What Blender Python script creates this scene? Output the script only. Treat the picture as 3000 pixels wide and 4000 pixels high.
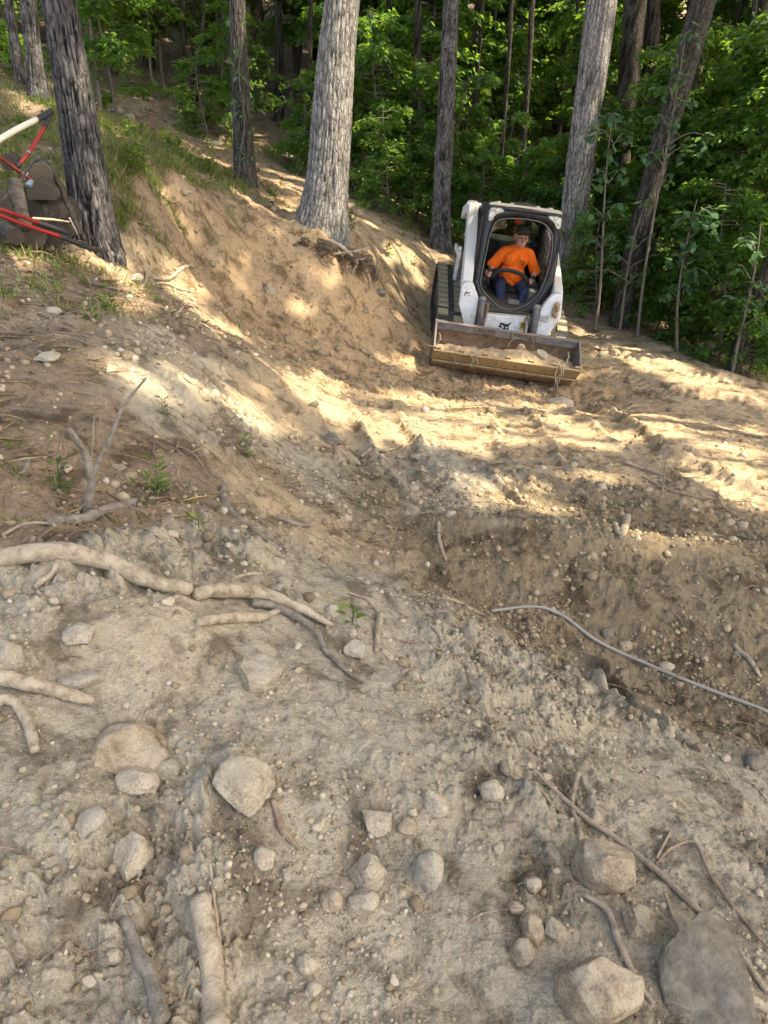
import bpy, bmesh, math, random
import numpy as np
from mathutils import Vector, Matrix, noise as mnoise

for o in list(bpy.data.objects): bpy.data.objects.remove(o)
scene = bpy.context.scene
C = scene.collection
RAD = math.radians

# ------------------------------------------------------------------ camera
CAMZ = 1.55
PITCH, ROLL = RAD(27.4), RAD(2.0)
FW = np.array([0, math.cos(PITCH), -math.sin(PITCH)])
_r0 = np.array([1., 0, 0]); _u0 = np.array([0, math.sin(PITCH), math.cos(PITCH)])
RT = _r0*math.cos(ROLL) + _u0*math.sin(ROLL)
UP = -_r0*math.sin(ROLL) + _u0*math.cos(ROLL)
cam_d = bpy.data.cameras.new('camera'); cam = bpy.data.objects.new('camera', cam_d); C.objects.link(cam)
cam_d.sensor_fit = 'VERTICAL'; cam_d.sensor_height = 36; cam_d.sensor_width = 27
cam_d.lens = 36*1531/2212
cam_d.clip_start = .05; cam_d.clip_end = 600
cam.matrix_world = Matrix(((RT[0], UP[0], -FW[0], 0), (RT[1], UP[1], -FW[1], 0), (RT[2], UP[2], -FW[2], CAMZ), (0, 0, 0, 1)))
cam_d.dof.use_dof = False; cam_d.dof.focus_distance = 10.0; cam_d.dof.aperture_fstop = 8.0
scene.camera = cam

# ------------------------------------------------------------------ light
SUN_EL, SUN_AZ = RAD(56), RAD(104)          # azimuth clockwise from +Y (the view direction): from the right, a little behind
SUN = np.array([math.cos(SUN_EL)*math.sin(SUN_AZ), math.cos(SUN_EL)*math.cos(SUN_AZ), math.sin(SUN_EL)])
w = bpy.data.worlds.new('World'); scene.world = w; w.use_nodes = True
nt = w.node_tree; nt.nodes.clear()
sky = nt.nodes.new('ShaderNodeTexSky'); sky.sky_type = 'NISHITA'; sky.sun_disc = False
sky.sun_elevation = SUN_EL; sky.sun_rotation = SUN_AZ
sky.air_density = .7; sky.dust_density = 3.0; sky.ozone_density = .4; sky.altitude = 200
bg = nt.nodes.new('ShaderNodeBackground'); bg.inputs[1].default_value = .15
wo = nt.nodes.new('ShaderNodeOutputWorld')
nt.links.new(sky.outputs[0], bg.inputs[0]); nt.links.new(bg.outputs[0], wo.inputs[0])
sd = bpy.data.lights.new('sun', 'SUN'); sd.energy = 2.1; sd.angle = RAD(.53); sd.color = (1, .95, .87)
so = bpy.data.objects.new('sun', sd); C.objects.link(so)
so.rotation_euler = Vector(tuple(-SUN)).to_track_quat('-Z', 'Y').to_euler()
so.location = tuple(SUN*40)
scene.view_settings.view_transform = 'Standard'; scene.view_settings.look = 'None'
scene.view_settings.gamma = 1; scene.view_settings.use_curve_mapping = False
scene.view_settings.exposure = 2.65
scene.view_settings.use_white_balance = True; scene.view_settings.white_balance_temperature = 7800; scene.view_settings.white_balance_tint = 8
scene.render.engine = 'CYCLES'
cy = scene.cycles
cy.use_denoising = True; cy.max_bounces = 6; cy.diffuse_bounces = 4; cy.glossy_bounces = 2
cy.transmission_bounces = 4; cy.transparent_max_bounces = 6; cy.volume_bounces = 0
cy.caustics_reflective = False; cy.caustics_refractive = False
cy.use_adaptive_sampling = True; cy.adaptive_threshold = .015
cy.sample_clamp_indirect = 6

# ------------------------------------------------------------------ helpers
def ray(px, py):                     # direction seen at a point of the photograph (1659 x 2212 grid)
    px = np.asarray(px, float); py = np.asarray(py, float)
    return FW + ((px-829.5)/1531)[..., None]*RT + ((1106-py)/1531)[..., None]*UP
def at_z(px, py, z):
    d = ray(px, py); t = (z-CAMZ)/d[2]; return d*t + np.array([0, 0, CAMZ])
def at_h(px, py, h):
    d = ray(px, py); t = h/math.hypot(d[0], d[1]); return d*t + np.array([0, 0, CAMZ])

_rng = np.random.RandomState(7)
_perm = np.concatenate([_rng.permutation(256)]*3)
_grad = _rng.randn(256, 2); _grad /= np.linalg.norm(_grad, axis=1)[:, None]
def perlin(x, y):
    x = np.asarray(x, float); y = np.asarray(y, float)
    xi = np.floor(x).astype(int); yi = np.floor(y).astype(int); xf = x-xi; yf = y-yi
    xi &= 255; yi &= 255
    u = xf**3*(xf*(xf*6-15)+10); v = yf**3*(yf*(yf*6-15)+10)
    def g(ix, iy, dx, dy):
        gr = _grad[_perm[_perm[ix]+iy]]; return gr[..., 0]*dx + gr[..., 1]*dy
    a = g(xi, yi, xf, yf); b = g(xi+1, yi, xf-1, yf); c = g(xi, yi+1, xf, yf-1); d = g(xi+1, yi+1, xf-1, yf-1)
    return ((a+u*(b-a)) + v*((c+u*(d-c)) - (a+u*(b-a))))*1.5
def fbm(x, y, s, o=3, seed=0):
    t = 0; a = 1
    for k in range(o):
        t = t + a*perlin(x/s+17.3*k+seed*5.7, y/s-9.1*k+seed*3.3); a *= .5; s *= .5
    return t
def clods(x, y, s, seed, pw=2.0):              # crumbs: one rounded lump of random height per cell
    X = x/s; Y = y/s; xi = np.floor(X).astype(int); yi = np.floor(Y).astype(int); out = np.zeros_like(X)
    for dx in (-1, 0, 1):
        for dy in (-1, 0, 1):
            a = (xi+dx) & 255; b = (yi+dy+seed*17) & 255; k = _perm[_perm[a]+b]; k2 = _perm[k+37]; k3 = _perm[k2+91]
            cx = xi+dx+k/255.; cy_ = yi+dy+k2/255.; rr = .30+.35*(k3/255.); d2 = ((X-cx)**2+(Y-cy_)**2)/rr**2
            out = np.maximum(out, np.sqrt(np.maximum(0, 1-d2))*rr*(_perm[k3+55]/255.)**pw)
    return out*s
def smooth(a, b, x):
    t = np.clip((x-a)/(b-a), 0, 1); return t*t*(3-2*t)

# ------------------------------------------------------------------ shape of the land
_cp = []
for a in [(0,2212,.12),(415,2212,.06),(830,2212,0),(1244,2212,-.06),(1659,2212,-.12),
          (0,2000,.2),(830,2000,.03),(1500,2000,-.1),(1659,2000,-.2),
          (0,1800,.25),(415,1800,.15),(830,1800,.03),(1244,1800,-.1),(1659,1800,-.42),
          (0,1550,.3),(415,1550,.2),(830,1550,.0),(1244,1550,-.38),(1659,1520,-.72),
          (0,1350,.36),(415,1350,.25),(830,1350,-.05),(1000,1350,-.27),(1244,1370,-.60),(1450,1430,-.66),
          (1080,1310,-.52),(880,1140,-.42),(1080,1165,-.39),(1300,1185,-.41),(1500,1205,-.45),(1659,1222,-.51),
          (950,1230,-.40),(1180,1270,-.47),(1400,1310,-.52),(1600,1360,-.58),
          (1080,1110,-.55),(1300,1130,-.63),(1500,1145,-.7),(1659,1160,-.77),
          (830,1250,-.2),(650,1250,.0),(0,1150,.42),(300,1150,.3),(600,1150,-.06),(750,1100,-.3),
          (0,1000,.48),(300,1000,.36),(600,1000,-.13),(830,1000,-.5),(1100,1000,-.68),(1400,1000,-.8),(1659,1000,-.9),
          (0,900,.54),(300,900,.4),(550,900,-.08),(830,900,-.74),(1100,900,-.95),(1400,900,-1.1),(1659,900,-1.25),
          (0,800,.6),(300,800,.45),(500,800,.06),(650,820,-.44),(800,820,-.85),(1300,820,-1.3),(1659,850,-1.55),
          (0,700,.66),(250,700,.55),(430,700,.25),(520,720,-.12),(620,760,-.52)]:
    _cp.append(at_z(*a))
for a in [(700,735,8.8),(800,700,9.8),(900,690,11.2),(900,640,12.3),
          (640,690,8.85),(560,680,8.55),(700,700,9.1),(480,650,8.4),(780,660,9.9),(830,625,10.8),
          (640,503,10.0),(700,516,9.95),(770,548,10.4),(820,562,11.4),(560,490,9.8),(480,470,9.2),(420,450,8.8),(350,420,8.3),(300,400,8.0),
          (430,560,8.6),(560,580,9.15),(330,560,7.3),(380,620,7.3),(650,600,9.45),(740,600,9.8),
          (200,560,6.6),(60,560,6.0),(0,480,6.8),(205,530,6.9),
          (100,330,9.5),(0,250,11),(90,215,12),(250,270,12.5),(350,330,11.5),(300,280,13.5),(450,370,11.5),(530,400,11.5),
          (600,450,11),(600,400,14),(560,375,15),(520,340,16),(400,300,16),
          (760,480,12),(800,520,12.3),(870,560,12.6),(780,445,14.5),(870,490,14.5),(950,540,14),(960,600,13.3),
          (1230,640,13.8),(1220,680,13),(1330,710,13),(1450,745,12.6),(1540,790,11.9),(1659,830,11.3),(1350,760,11.6)]:
    _cp.append(at_h(*a))
for a in [(.62,10.47,-1.05),(2.51,10.45,-1.25),(.66,12.25,-.83),(2.55,12.24,-1.04),(1.55,9.0,-1.32),(2.6,9.2,-1.46),(.5,9.2,-1.2)]: _cp.append(np.array(a))
for a in [(4,17,-1.3),(8,16,-2.2),(8,22,-1),(2,18,-.2),(-2,18,1.3),(-8,18,2.6),(-14,14,3),(-3,25,2.6),(6,28,1.2),(14,24,-.5),(-12,28,5),
          (0,40,6.5),(15,40,5.5),(-20,40,9),(0,70,17),(40,70,15),(-40,70,20),(40,20,-1),(-40,20,10),(-40,-20,8),(40,-20,-6),(0,-30,1),
          (-5,-2,1.2),(5,-2,-1.2),(0,-4,.2),(10,5,-2.6),(-8,5,1.6),(14,10,-3)]: _cp.append(np.array(a, float))
_cp = np.array(_cp)
def _tps_k(r2): return -np.sqrt(r2+.09)
_n = len(_cp); _A = np.zeros((_n+3, _n+3)); _d2 = ((_cp[:, None, :2]-_cp[None, :, :2])**2).sum(-1)
_A[:_n, :_n] = _tps_k(_d2) + np.eye(_n)*.015
_A[:_n, _n] = 1; _A[:_n, _n+1:] = _cp[:, :2]; _A[_n, :_n] = 1; _A[_n+1:, :_n] = _cp[:, :2].T
_sol = np.linalg.solve(_A, np.concatenate([_cp[:, 2], [0, 0, 0]]))
def base_h(x, y):
    x = np.asarray(x, float); y = np.asarray(y, float); sh = x.shape; x = x.ravel(); y = y.ravel()
    out = np.empty_like(x)
    for i in range(0, len(x), 40000):
        s = slice(i, i+40000)
        d2 = (x[s, None]-_cp[None, :, 0])**2 + (y[s, None]-_cp[None, :, 1])**2
        out[s] = _tps_k(d2)@_sol[:_n] + _sol[_n] + _sol[_n+1]*x[s] + _sol[_n+2]*y[s]
    return out.reshape(sh)
def hit_base(px, py):                 # where a line of sight meets the land
    d = ray(px, py)
    t = np.exp(np.linspace(math.log(.5), math.log(60), 500))
    P = np.array([0, 0, CAMZ]) + t[:, None]*d
    below = P[:, 2] < base_h(P[:, 0], P[:, 1])
    k = int(np.argmax(below)) if below.any() else len(t)-1
    return P[k]
# soil zones: orange subsoil O, tan graded T, grey dust G, moist clods D with the ridge face's shade in the colour, litter L (weights), cloddiness
_zones = {'O': [(700,750),(850,760),(560,700),(620,420),(760,700),(640,760),(900,850),(1150,840),(500,660),(640,600),(590,400),(430,560),(500,500),(640,560),(380,520),(560,540)],
          'T': [(1100,950),(1500,1000),(900,560),(1350,770),(1550,880),(1250,900),(750,900),(560,860),(300,560),(820,540),(1450,780),(1000,900),(430,440),(650,1120)],
          'G': [(830,1400),(830,1700),(400,1500),(300,1900),(900,2100),(1300,1900),(1500,1700),(1200,1500),(600,1250),(450,950),(620,1000),(350,860),(700,1250),(950,1100),(200,1250),(1600,2150),(100,2150),(1000,1050),(400,760)],
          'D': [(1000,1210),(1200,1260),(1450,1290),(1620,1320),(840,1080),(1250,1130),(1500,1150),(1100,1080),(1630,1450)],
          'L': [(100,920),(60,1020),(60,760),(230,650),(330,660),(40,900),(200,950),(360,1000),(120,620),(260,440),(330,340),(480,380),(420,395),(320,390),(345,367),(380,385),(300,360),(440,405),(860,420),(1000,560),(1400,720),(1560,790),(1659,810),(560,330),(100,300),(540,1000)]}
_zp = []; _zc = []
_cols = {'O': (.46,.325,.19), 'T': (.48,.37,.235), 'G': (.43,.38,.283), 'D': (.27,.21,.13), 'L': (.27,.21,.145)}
for k, v in _zones.items():
    for q in v:
        P = hit_base(*q); _zp.append((math.atan2(P[0], P[1]), math.log(math.hypot(P[0], P[1])))); _zc.append('OTGDL'.index(k))
for x, y in [(0,16),(-5,18),(5,17),(10,14),(8,20),(-10,16),(0,30),(15,30),(-20,30),(30,10),(-30,10),(0,60),(-9,8),(9,9),(-12,12)]:
    _zp.append((math.atan2(x, y), math.log(math.hypot(x, y)))); _zc.append(4)
for x, y in [(0,-2),(-2,-2),(2,-2),(0,-8),(-1.5,.5),(1.5,.5)]:
    _zp.append((math.atan2(x, y), math.log(math.hypot(x, y)))); _zc.append(2)
_zp = np.array(_zp); _zc = np.array(_zc)
def zone_w(x, y):
    a = np.arctan2(x, y); r = np.log(np.hypot(x, y)+1e-6)
    a = a + .05*fbm(x, y, .5, 2, 3); r = r + .06*fbm(x, y, .5, 2, 4)
    W = np.zeros((len(a), 5)); tot = np.zeros(len(a))
    for (pa, pr), c in zip(_zp, _zc):
        wt = 1/((a-pa)**2+(r-pr)**2*1.3+.0012)**2.2
        W[:, c] += wt; tot += wt
    return W/tot[:, None]
# tracks left by the machine: polylines on the land
_tracks = []
for pl, wdt, dep, lug in [([(800,860),(850,970),(935,1090)],.40,.035,1), ([(1090,880),(1150,990),(1250,1100)],.40,.035,1),
               ([(1235,880),(1400,975),(1659,1105)],.42,.045,1), ([(1280,790),(1450,850),(1659,885)],.40,.035,1),
               ([(1270,745),(1400,790),(1659,850)],.40,.03,1), ([(700,870),(760,960),(860,1110)],.30,.03,0),
               ([(1150,1330),(1300,1480),(1480,1640)],.16,.04,0), ([(985,1000),(1050,1060),(1150,1120)],.22,.03,0)]:
    _tracks.append((np.array([hit_base(*q)[:2] for q in pl]), wdt, dep, lug))
def track_h(x, y):
    out = np.zeros_like(x)
    for P, wdt, dep, lug in _tracks:
        best = np.full(x.shape, 9.); arc = np.zeros_like(x); s0 = 0
        for a, b in zip(P[:-1], P[1:]):
            d = b-a; L = np.hypot(*d); d = d/L
            t = np.clip((x-a[0])*d[0]+(y-a[1])*d[1], 0, L)
            q = np.hypot(x-a[0]-t*d[0], y-a[1]-t*d[1]); m = q < best
            best[m] = q[m]; arc[m] = (s0+t)[m]; s0 += L
        near = best < wdt*1.6
        if not near.any(): continue
        u = best[near]/wdt*2; xs = x[near]; ys = y[near]; n = fbm(xs, ys, .5, 2, 8)*.25
        u = u + n
        fade = smooth(0, .5, arc[near])*smooth(s0, s0-.5, arc[near])
        br = smooth(-.55, .15, fbm(xs, ys, .9, 2, 12)+.1)
        inside = 1-smooth(.75, 1.05, u)
        lz = (np.sin(arc[near]*2*math.pi/.115) > -.2)*.022*lug*br
        rim = np.exp(-((u-1.2)/.2)**2)*dep*(.55+.8*np.abs(fbm(xs, ys, .25, 2, 9)))
        out[near] += fade*(inside*(-dep*1.2+lz*1.4) + rim*1.2)
    return out
_crest = np.array([hit_base(*q)[:2] for q in [(860,1128),(900,1142),(1000,1156),(1120,1168),(1300,1186),(1500,1206),(1660,1224),(1800,1245)]])
def lip_h(x, y):                      # crumbling lip of the soil ridge: gentle behind, sharp towards the hollow
    best = np.full(x.shape, 9.); sg = np.ones_like(x); arc = np.zeros_like(x); s0 = 0
    xx = x+.05*fbm(x, y, .35, 2, 81); yy = y+.05*fbm(x, y, .35, 2, 82)
    for a, b in zip(_crest[:-1], _crest[1:]):
        d = b-a; L = np.hypot(*d); d = d/L; t = np.clip((xx-a[0])*d[0]+(yy-a[1])*d[1], 0, L); q = np.hypot(xx-a[0]-t*d[0], yy-a[1]-t*d[1]); m = q < best
        best[m] = q[m]; sg[m] = np.where(d[0]*(yy-a[1])-d[1]*(xx-a[0]) > 0, 1, -1)[m]; arc[m] = (s0+t)[m]; s0 += L
    return .085*smooth(0, .25, arc)*np.where(sg > 0, np.exp(-(best/.28)**2), np.exp(-(best/.055)**2))
def detail_h(x, y, W):
    r = np.hypot(x, y)
    O, T, G, D, L = W.T
    var = .35+1.1*smooth(-.25, .55, fbm(x, y, .75, 3, 31))
    rough = (1.0*G + .6*L)*var + .55*D + 1.15*O + .45*T
    crumb = (G*var + .8*D + 1.2*O + .5*T + .5*L)
    z = .065*fbm(x, y, .9, 2, 1)*(G*.9+D*.5+L+.25*T+.35*O)
    z += .042*fbm(x, y, .32, 2, 2)*rough
    z += .016*np.abs(fbm(x, y, .13, 2, 5))*rough - .016*(1-np.abs(perlin(x/.21+3, y/.21)))**6*rough
    z += .010*np.maximum(0, fbm(x, y, .060, 2, 6)-.05)*crumb
    fine = smooth(9, 4, r)
    jx = x+.012*perlin(x/.04, y/.04); jy = y+.012*perlin(x/.04+9, y/.04)
    z += ((.5*clods(jx, jy, .13, 1, 3.0)*(G*var+.7*D+.4*O)) + .9*clods(jx, jy, .065, 2, 2.2)*crumb + .9*clods(jx, jy, .032, 3, 1.6)*crumb)
    z += .8*clods(jx, jy, .017, 4, 1.2)*crumb*smooth(6, 3, r)
    z += .012*np.abs(perlin(x/.026, y/.026+7))*crumb*fine
    z += .0045*crumb*perlin(x/.012, y/.012)*fine
    return z*smooth(.3, .8, r) + track_h(x, y) + lip_h(x, y)
def ground_h(x, y):
    x = np.atleast_1d(np.asarray(x, float)); y = np.atleast_1d(np.asarray(y, float))
    return base_h(x, y) + detail_h(x, y, zone_w(x, y))
def gz(x, y): return float(ground_h([x], [y])[0])
def hit(px, py):
    P = hit_base(px, py); P = np.array(P); P[2] = gz(P[0], P[1]); return P
def ground_n(x, y, e=.06):
    h = base_h(np.array([x+e, x-e, x, x]), np.array([y, y, y+e, y-e]))
    return Vector((-(h[0]-h[1])/(2*e), -(h[2]-h[3])/(2*e), 1)).normalized()

# ------------------------------------------------------------------ materials
def mat(name, color=(.5,.5,.5), rough=.7, metal=0, spec=.3):
    m = bpy.data.materials.new(name); m.use_nodes = True
    b = m.node_tree.nodes['Principled BSDF']
    b.inputs['Base Color'].default_value = (*color, 1); b.inputs['Roughness'].default_value = rough
    b.inputs['Metallic'].default_value = metal; b.inputs['Specular IOR Level'].default_value = spec
    return m
def N(m, t, **kw):
    n = m.node_tree.nodes.new('ShaderNode'+t)
    for k, v in kw.items(): setattr(n, k, v)
    return n
def LK(m, a, b): m.node_tree.links.new(a, b)
def bsdf(m): return m.node_tree.nodes['Principled BSDF']
def noise_node(m, scale, detail=4, rough=.6, coord='Object', vec=None, dist=0):
    n = N(m, 'TexNoise'); n.inputs['Scale'].default_value = scale; n.inputs['Detail'].default_value = detail
    n.inputs['Roughness'].default_value = rough; n.inputs['Distortion'].default_value = dist
    if vec is None:
        tc = N(m, 'TexCoord'); vec = tc.outputs[coord]
    LK(m, vec, n.inputs['Vector']); return n
def ramp(m, fac, stops):
    r = N(m, 'ValToRGB'); cr = r.color_ramp
    while len(cr.elements) < len(stops): cr.elements.new(.5)
    for e, (p, c) in zip(cr.elements, stops): e.position = p; e.color = (*c, 1) if len(c) == 3 else c
    LK(m, fac, r.inputs['Fac']); return r
def mixc(m, fac, a, b, mode='MIX'):
    n = N(m, 'Mix', data_type='RGBA', blend_type=mode)
    def put(s, v):
        if isinstance(v, (int, float)): s.default_value = v
        elif isinstance(v, tuple): s.default_value = (*v, 1) if len(v) == 3 else v
        else: LK(m, v, s)
    put(n.inputs[0], fac); put(n.inputs[6], a); put(n.inputs[7], b); return n.outputs[2]
def bump(m, height, strength=.5, dist=.02):
    b = N(m, 'Bump'); b.inputs['Strength'].default_value = strength; b.inputs['Distance'].default_value = dist
    LK(m, height, b.inputs['Height']); LK(m, b.outputs[0], bsdf(m).inputs['Normal']); return b
def speckled(name, c1, c2, scale, rough=.85, bstr=.4, bdist=.01, detail=5, c3=None, coord='Object'):
    m = mat(name, c1, rough, spec=.2)
    n = noise_node(m, scale, detail, .65, coord)
    st = [(.32, c1), (.68, c2)] if c3 is None else [(.3, c1), (.5, c2), (.7, c3)]
    r = ramp(m, n.outputs['Fac'], st); LK(m, r.outputs[0], bsdf(m).inputs['Base Color'])
    n2 = noise_node(m, scale*4, 4, .7, coord)
    bump(m, n2.outputs['Fac'], bstr, bdist); return m

# ------------------------------------------------------------------ object helpers
def mesh_obj(name, verts, faces, m=None, parent=None, smooth_=True, attrs=None):
    me = bpy.data.meshes.new(name)
    verts = np.asarray(verts, np.float32)
    if isinstance(faces, np.ndarray):
        k = faces.shape[1]; nf = len(faces)
        me.vertices.add(len(verts)); me.vertices.foreach_set('co', verts.ravel())
        me.loops.add(nf*k); me.loops.foreach_set('vertex_index', faces.astype(np.int32).ravel())
        me.polygons.add(nf); me.polygons.foreach_set('loop_start', np.arange(0, nf*k, k, dtype=np.int32))
        me.update(calc_edges=True)
    else:
        me.from_pydata([tuple(map(float, v)) for v in verts], [], [tuple(map(int, f)) for f in faces]); me.update()
    if smooth_: me.polygons.foreach_set('use_smooth', np.ones(len(me.polygons), bool))
    if m is not None: me.materials.append(m)
    o = bpy.data.objects.new(name, me); C.objects.link(o)
    if parent is not None: o.parent = parent
    return o
def tag(o, label=None, cat=None, group=None, kind=None):
    if label: o['label'] = label
    if cat: o['category'] = cat
    if group: o['group'] = group
    if kind: o['kind'] = kind
    return o
def empty(name, loc, label=None, cat=None, group=None):
    o = bpy.data.objects.new(name, None); C.objects.link(o); o.location = tuple(map(float, loc)); o.empty_display_size = .1
    return tag(o, label, cat, group)
def copy_tree(o, parent=None):
    c = o.copy(); C.objects.link(c); c.parent = parent
    for ch in list(o.children): copy_tree(ch, c)
    return c

# ------------------------------------------------------------------ the ground
def build_ground():
    az = np.concatenate([np.linspace(-1.15, -.62, 220)[:-1], np.linspace(-.62, .62, 500), np.linspace(.62, 1.15, 220)[1:], np.linspace(1.15, 2*math.pi-1.15, 50)[1:-1]])
    r = np.concatenate([np.linspace(.02, .5, 14)[:-1], np.exp(np.linspace(math.log(.5), math.log(20), 880)), np.exp(np.linspace(math.log(20), math.log(170), 46))[1:]])
    A, R = np.meshgrid(az, r); X = R*np.sin(A); Y = R*np.cos(A)
    x = X.ravel(); y = Y.ravel()
    W = zone_w(x, y); z = base_h(x, y) + detail_h(x, y, W)
    na, nr = len(az), len(r)
    i = np.arange(nr-1)[:, None]*na; j = np.arange(na)[None, :]; j2 = (j+1) % na
    f = np.stack([i+j, i+na+j, i+na+j2, i+j2], -1).reshape(-1, 4)
    f = f[:, ::-1]
    v = np.stack([x, y, z], -1)
    v = np.concatenate([v, [[0, 0, z[:na].mean()]]])
    o = mesh_obj('ground', v, f)
    me = o.data
    col = np.zeros((len(v), 4), np.float32); col[:, 3] = 1
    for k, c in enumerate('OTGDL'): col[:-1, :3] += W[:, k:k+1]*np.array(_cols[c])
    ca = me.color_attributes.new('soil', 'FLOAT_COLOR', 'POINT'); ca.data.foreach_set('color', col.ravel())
    lt = np.zeros(len(v), np.float32); lt[:-1] = W[:, 4]
    la = me.attributes.new('litter', 'FLOAT', 'POINT'); la.data.foreach_set('value', lt)
    m = mat('soil', rough=.95, spec=.12); b = bsdf(m)
    at = N(m, 'Attribute', attribute_name='soil'); al = N(m, 'Attribute', attribute_name='litter')
    n1 = noise_node(m, 1.6, 5, .6); n2 = noise_node(m, 22, 6, .7); n3 = noise_node(m, 110, 4, .7)
    r1 = ramp(m, n1.outputs['Fac'], [(.3, (.80, .78, .76)), (.5, (1, 1, 1)), (.7, (1.12, 1.07, 1.0))])
    r2 = ramp(m, n2.outputs['Fac'], [(.30, (.50, .47, .44)), (.48, (1, 1, 1)), (.70, (1.20, 1.18, 1.15))])
    c = mixc(m, 1, at.outputs['Color'], r1.outputs[0], 'MULTIPLY'); c = mixc(m, .75, c, r2.outputs[0], 'MULTIPLY')
    r3 = ramp(m, n3.outputs['Fac'], [(.30, (.72, .70, .68)), (.55, (1.04, 1.03, 1.02))]); c = mixc(m, .7, c, r3.outputs[0], 'MULTIPLY')
    n4 = noise_node(m, 30, 3, .6, dist=1.5)
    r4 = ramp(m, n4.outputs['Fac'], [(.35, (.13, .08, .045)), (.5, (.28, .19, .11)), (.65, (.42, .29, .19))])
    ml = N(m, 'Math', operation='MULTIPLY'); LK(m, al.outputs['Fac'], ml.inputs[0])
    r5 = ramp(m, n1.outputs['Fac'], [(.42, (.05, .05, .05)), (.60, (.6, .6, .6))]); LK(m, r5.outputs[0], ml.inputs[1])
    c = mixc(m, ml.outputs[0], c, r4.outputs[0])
    n5 = noise_node(m, 4.5, 7, .68, dist=.6); r6 = ramp(m, n5.outputs['Fac'], [(.39, (.36,.33,.30)), (.49, (.92,.91,.90)), (.60, (1.03,1.03,1.03)), (.72, (1.16,1.15,1.13))]); c = mixc(m, .85, c, r6.outputs[0], 'MULTIPLY')
    n7 = noise_node(m, 320, 3, .6); r7 = ramp(m, n7.outputs['Fac'], [(.32, (.62,.60,.57)), (.5, (1,1,1)), (.7, (1.12,1.11,1.1))]); c = mixc(m, .6, c, r7.outputs[0], 'MULTIPLY')
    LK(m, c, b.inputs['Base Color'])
    ad = N(m, 'Math', operation='MULTIPLY_ADD'); LK(m, n3.outputs['Fac'], ad.inputs[0]); ad.inputs[1].default_value = .45; LK(m, n2.outputs['Fac'], ad.inputs[2])
    bump(m, ad.outputs[0], 1.0, .024)
    me.materials.append(m)
    tag(o, kind='structure')
    return o, m
ground, M_soil = build_ground()

# ------------------------------------------------------------------ trees
rs = np.random.RandomState(11); random.seed(5)
def frame_along(P):                       # tangents and two normals along a polyline
    P = np.asarray(P, float); T = np.gradient(P, axis=0); T /= np.linalg.norm(T, axis=1)[:, None]
    ref = np.array([0, 1., 0]) if abs(T[0, 1]) < .8 else np.array([1., 0, 0])
    N1 = []; n = ref
    for t in T:
        n = n - t*np.dot(n, t); n /= np.linalg.norm(n); N1.append(n)
    N1 = np.array(N1); return T, N1, np.cross(T, N1)
def tube(P, R, seg=8, cap=True, squash=1.0):
    P = np.asarray(P, float); R = np.broadcast_to(np.asarray(R, float), (len(P),))
    T, A, B = frame_along(P)
    th = np.linspace(0, 2*math.pi, seg, endpoint=False)
    V = P[:, None] + R[:, None, None]*(np.cos(th)[None, :, None]*A[:, None] + squash*np.sin(th)[None, :, None]*B[:, None])
    V = V.reshape(-1, 3); n = len(P); F = []
    for i in range(n-1):
        for j in range(seg):
            k = (j+1) % seg; F.append((i*seg+j, i*seg+k, (i+1)*seg+k, (i+1)*seg+j))
    if cap:
        F.append(tuple(range(seg))[::-1]); F.append(tuple((n-1)*seg+j for j in range(seg)))
    return V, F
class MB:                                  # collects pieces of ONE mesh
    def __init__(s): s.v = []; s.f = []; s.n = 0
    def add(s, VF):
        V, F = VF; s.v.append(np.asarray(V, float)); s.f += [tuple(i+s.n for i in f) for f in F]; s.n += len(V); return s
    def tube(s, P, R, seg=8, cap=True, squash=1.0): return s.add(tube(P, R, seg, cap, squash))
    def build(s, name, m=None, parent=None, smooth_=True): return mesh_obj(name, np.concatenate(s.v), s.f, m, parent, smooth_)

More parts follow.
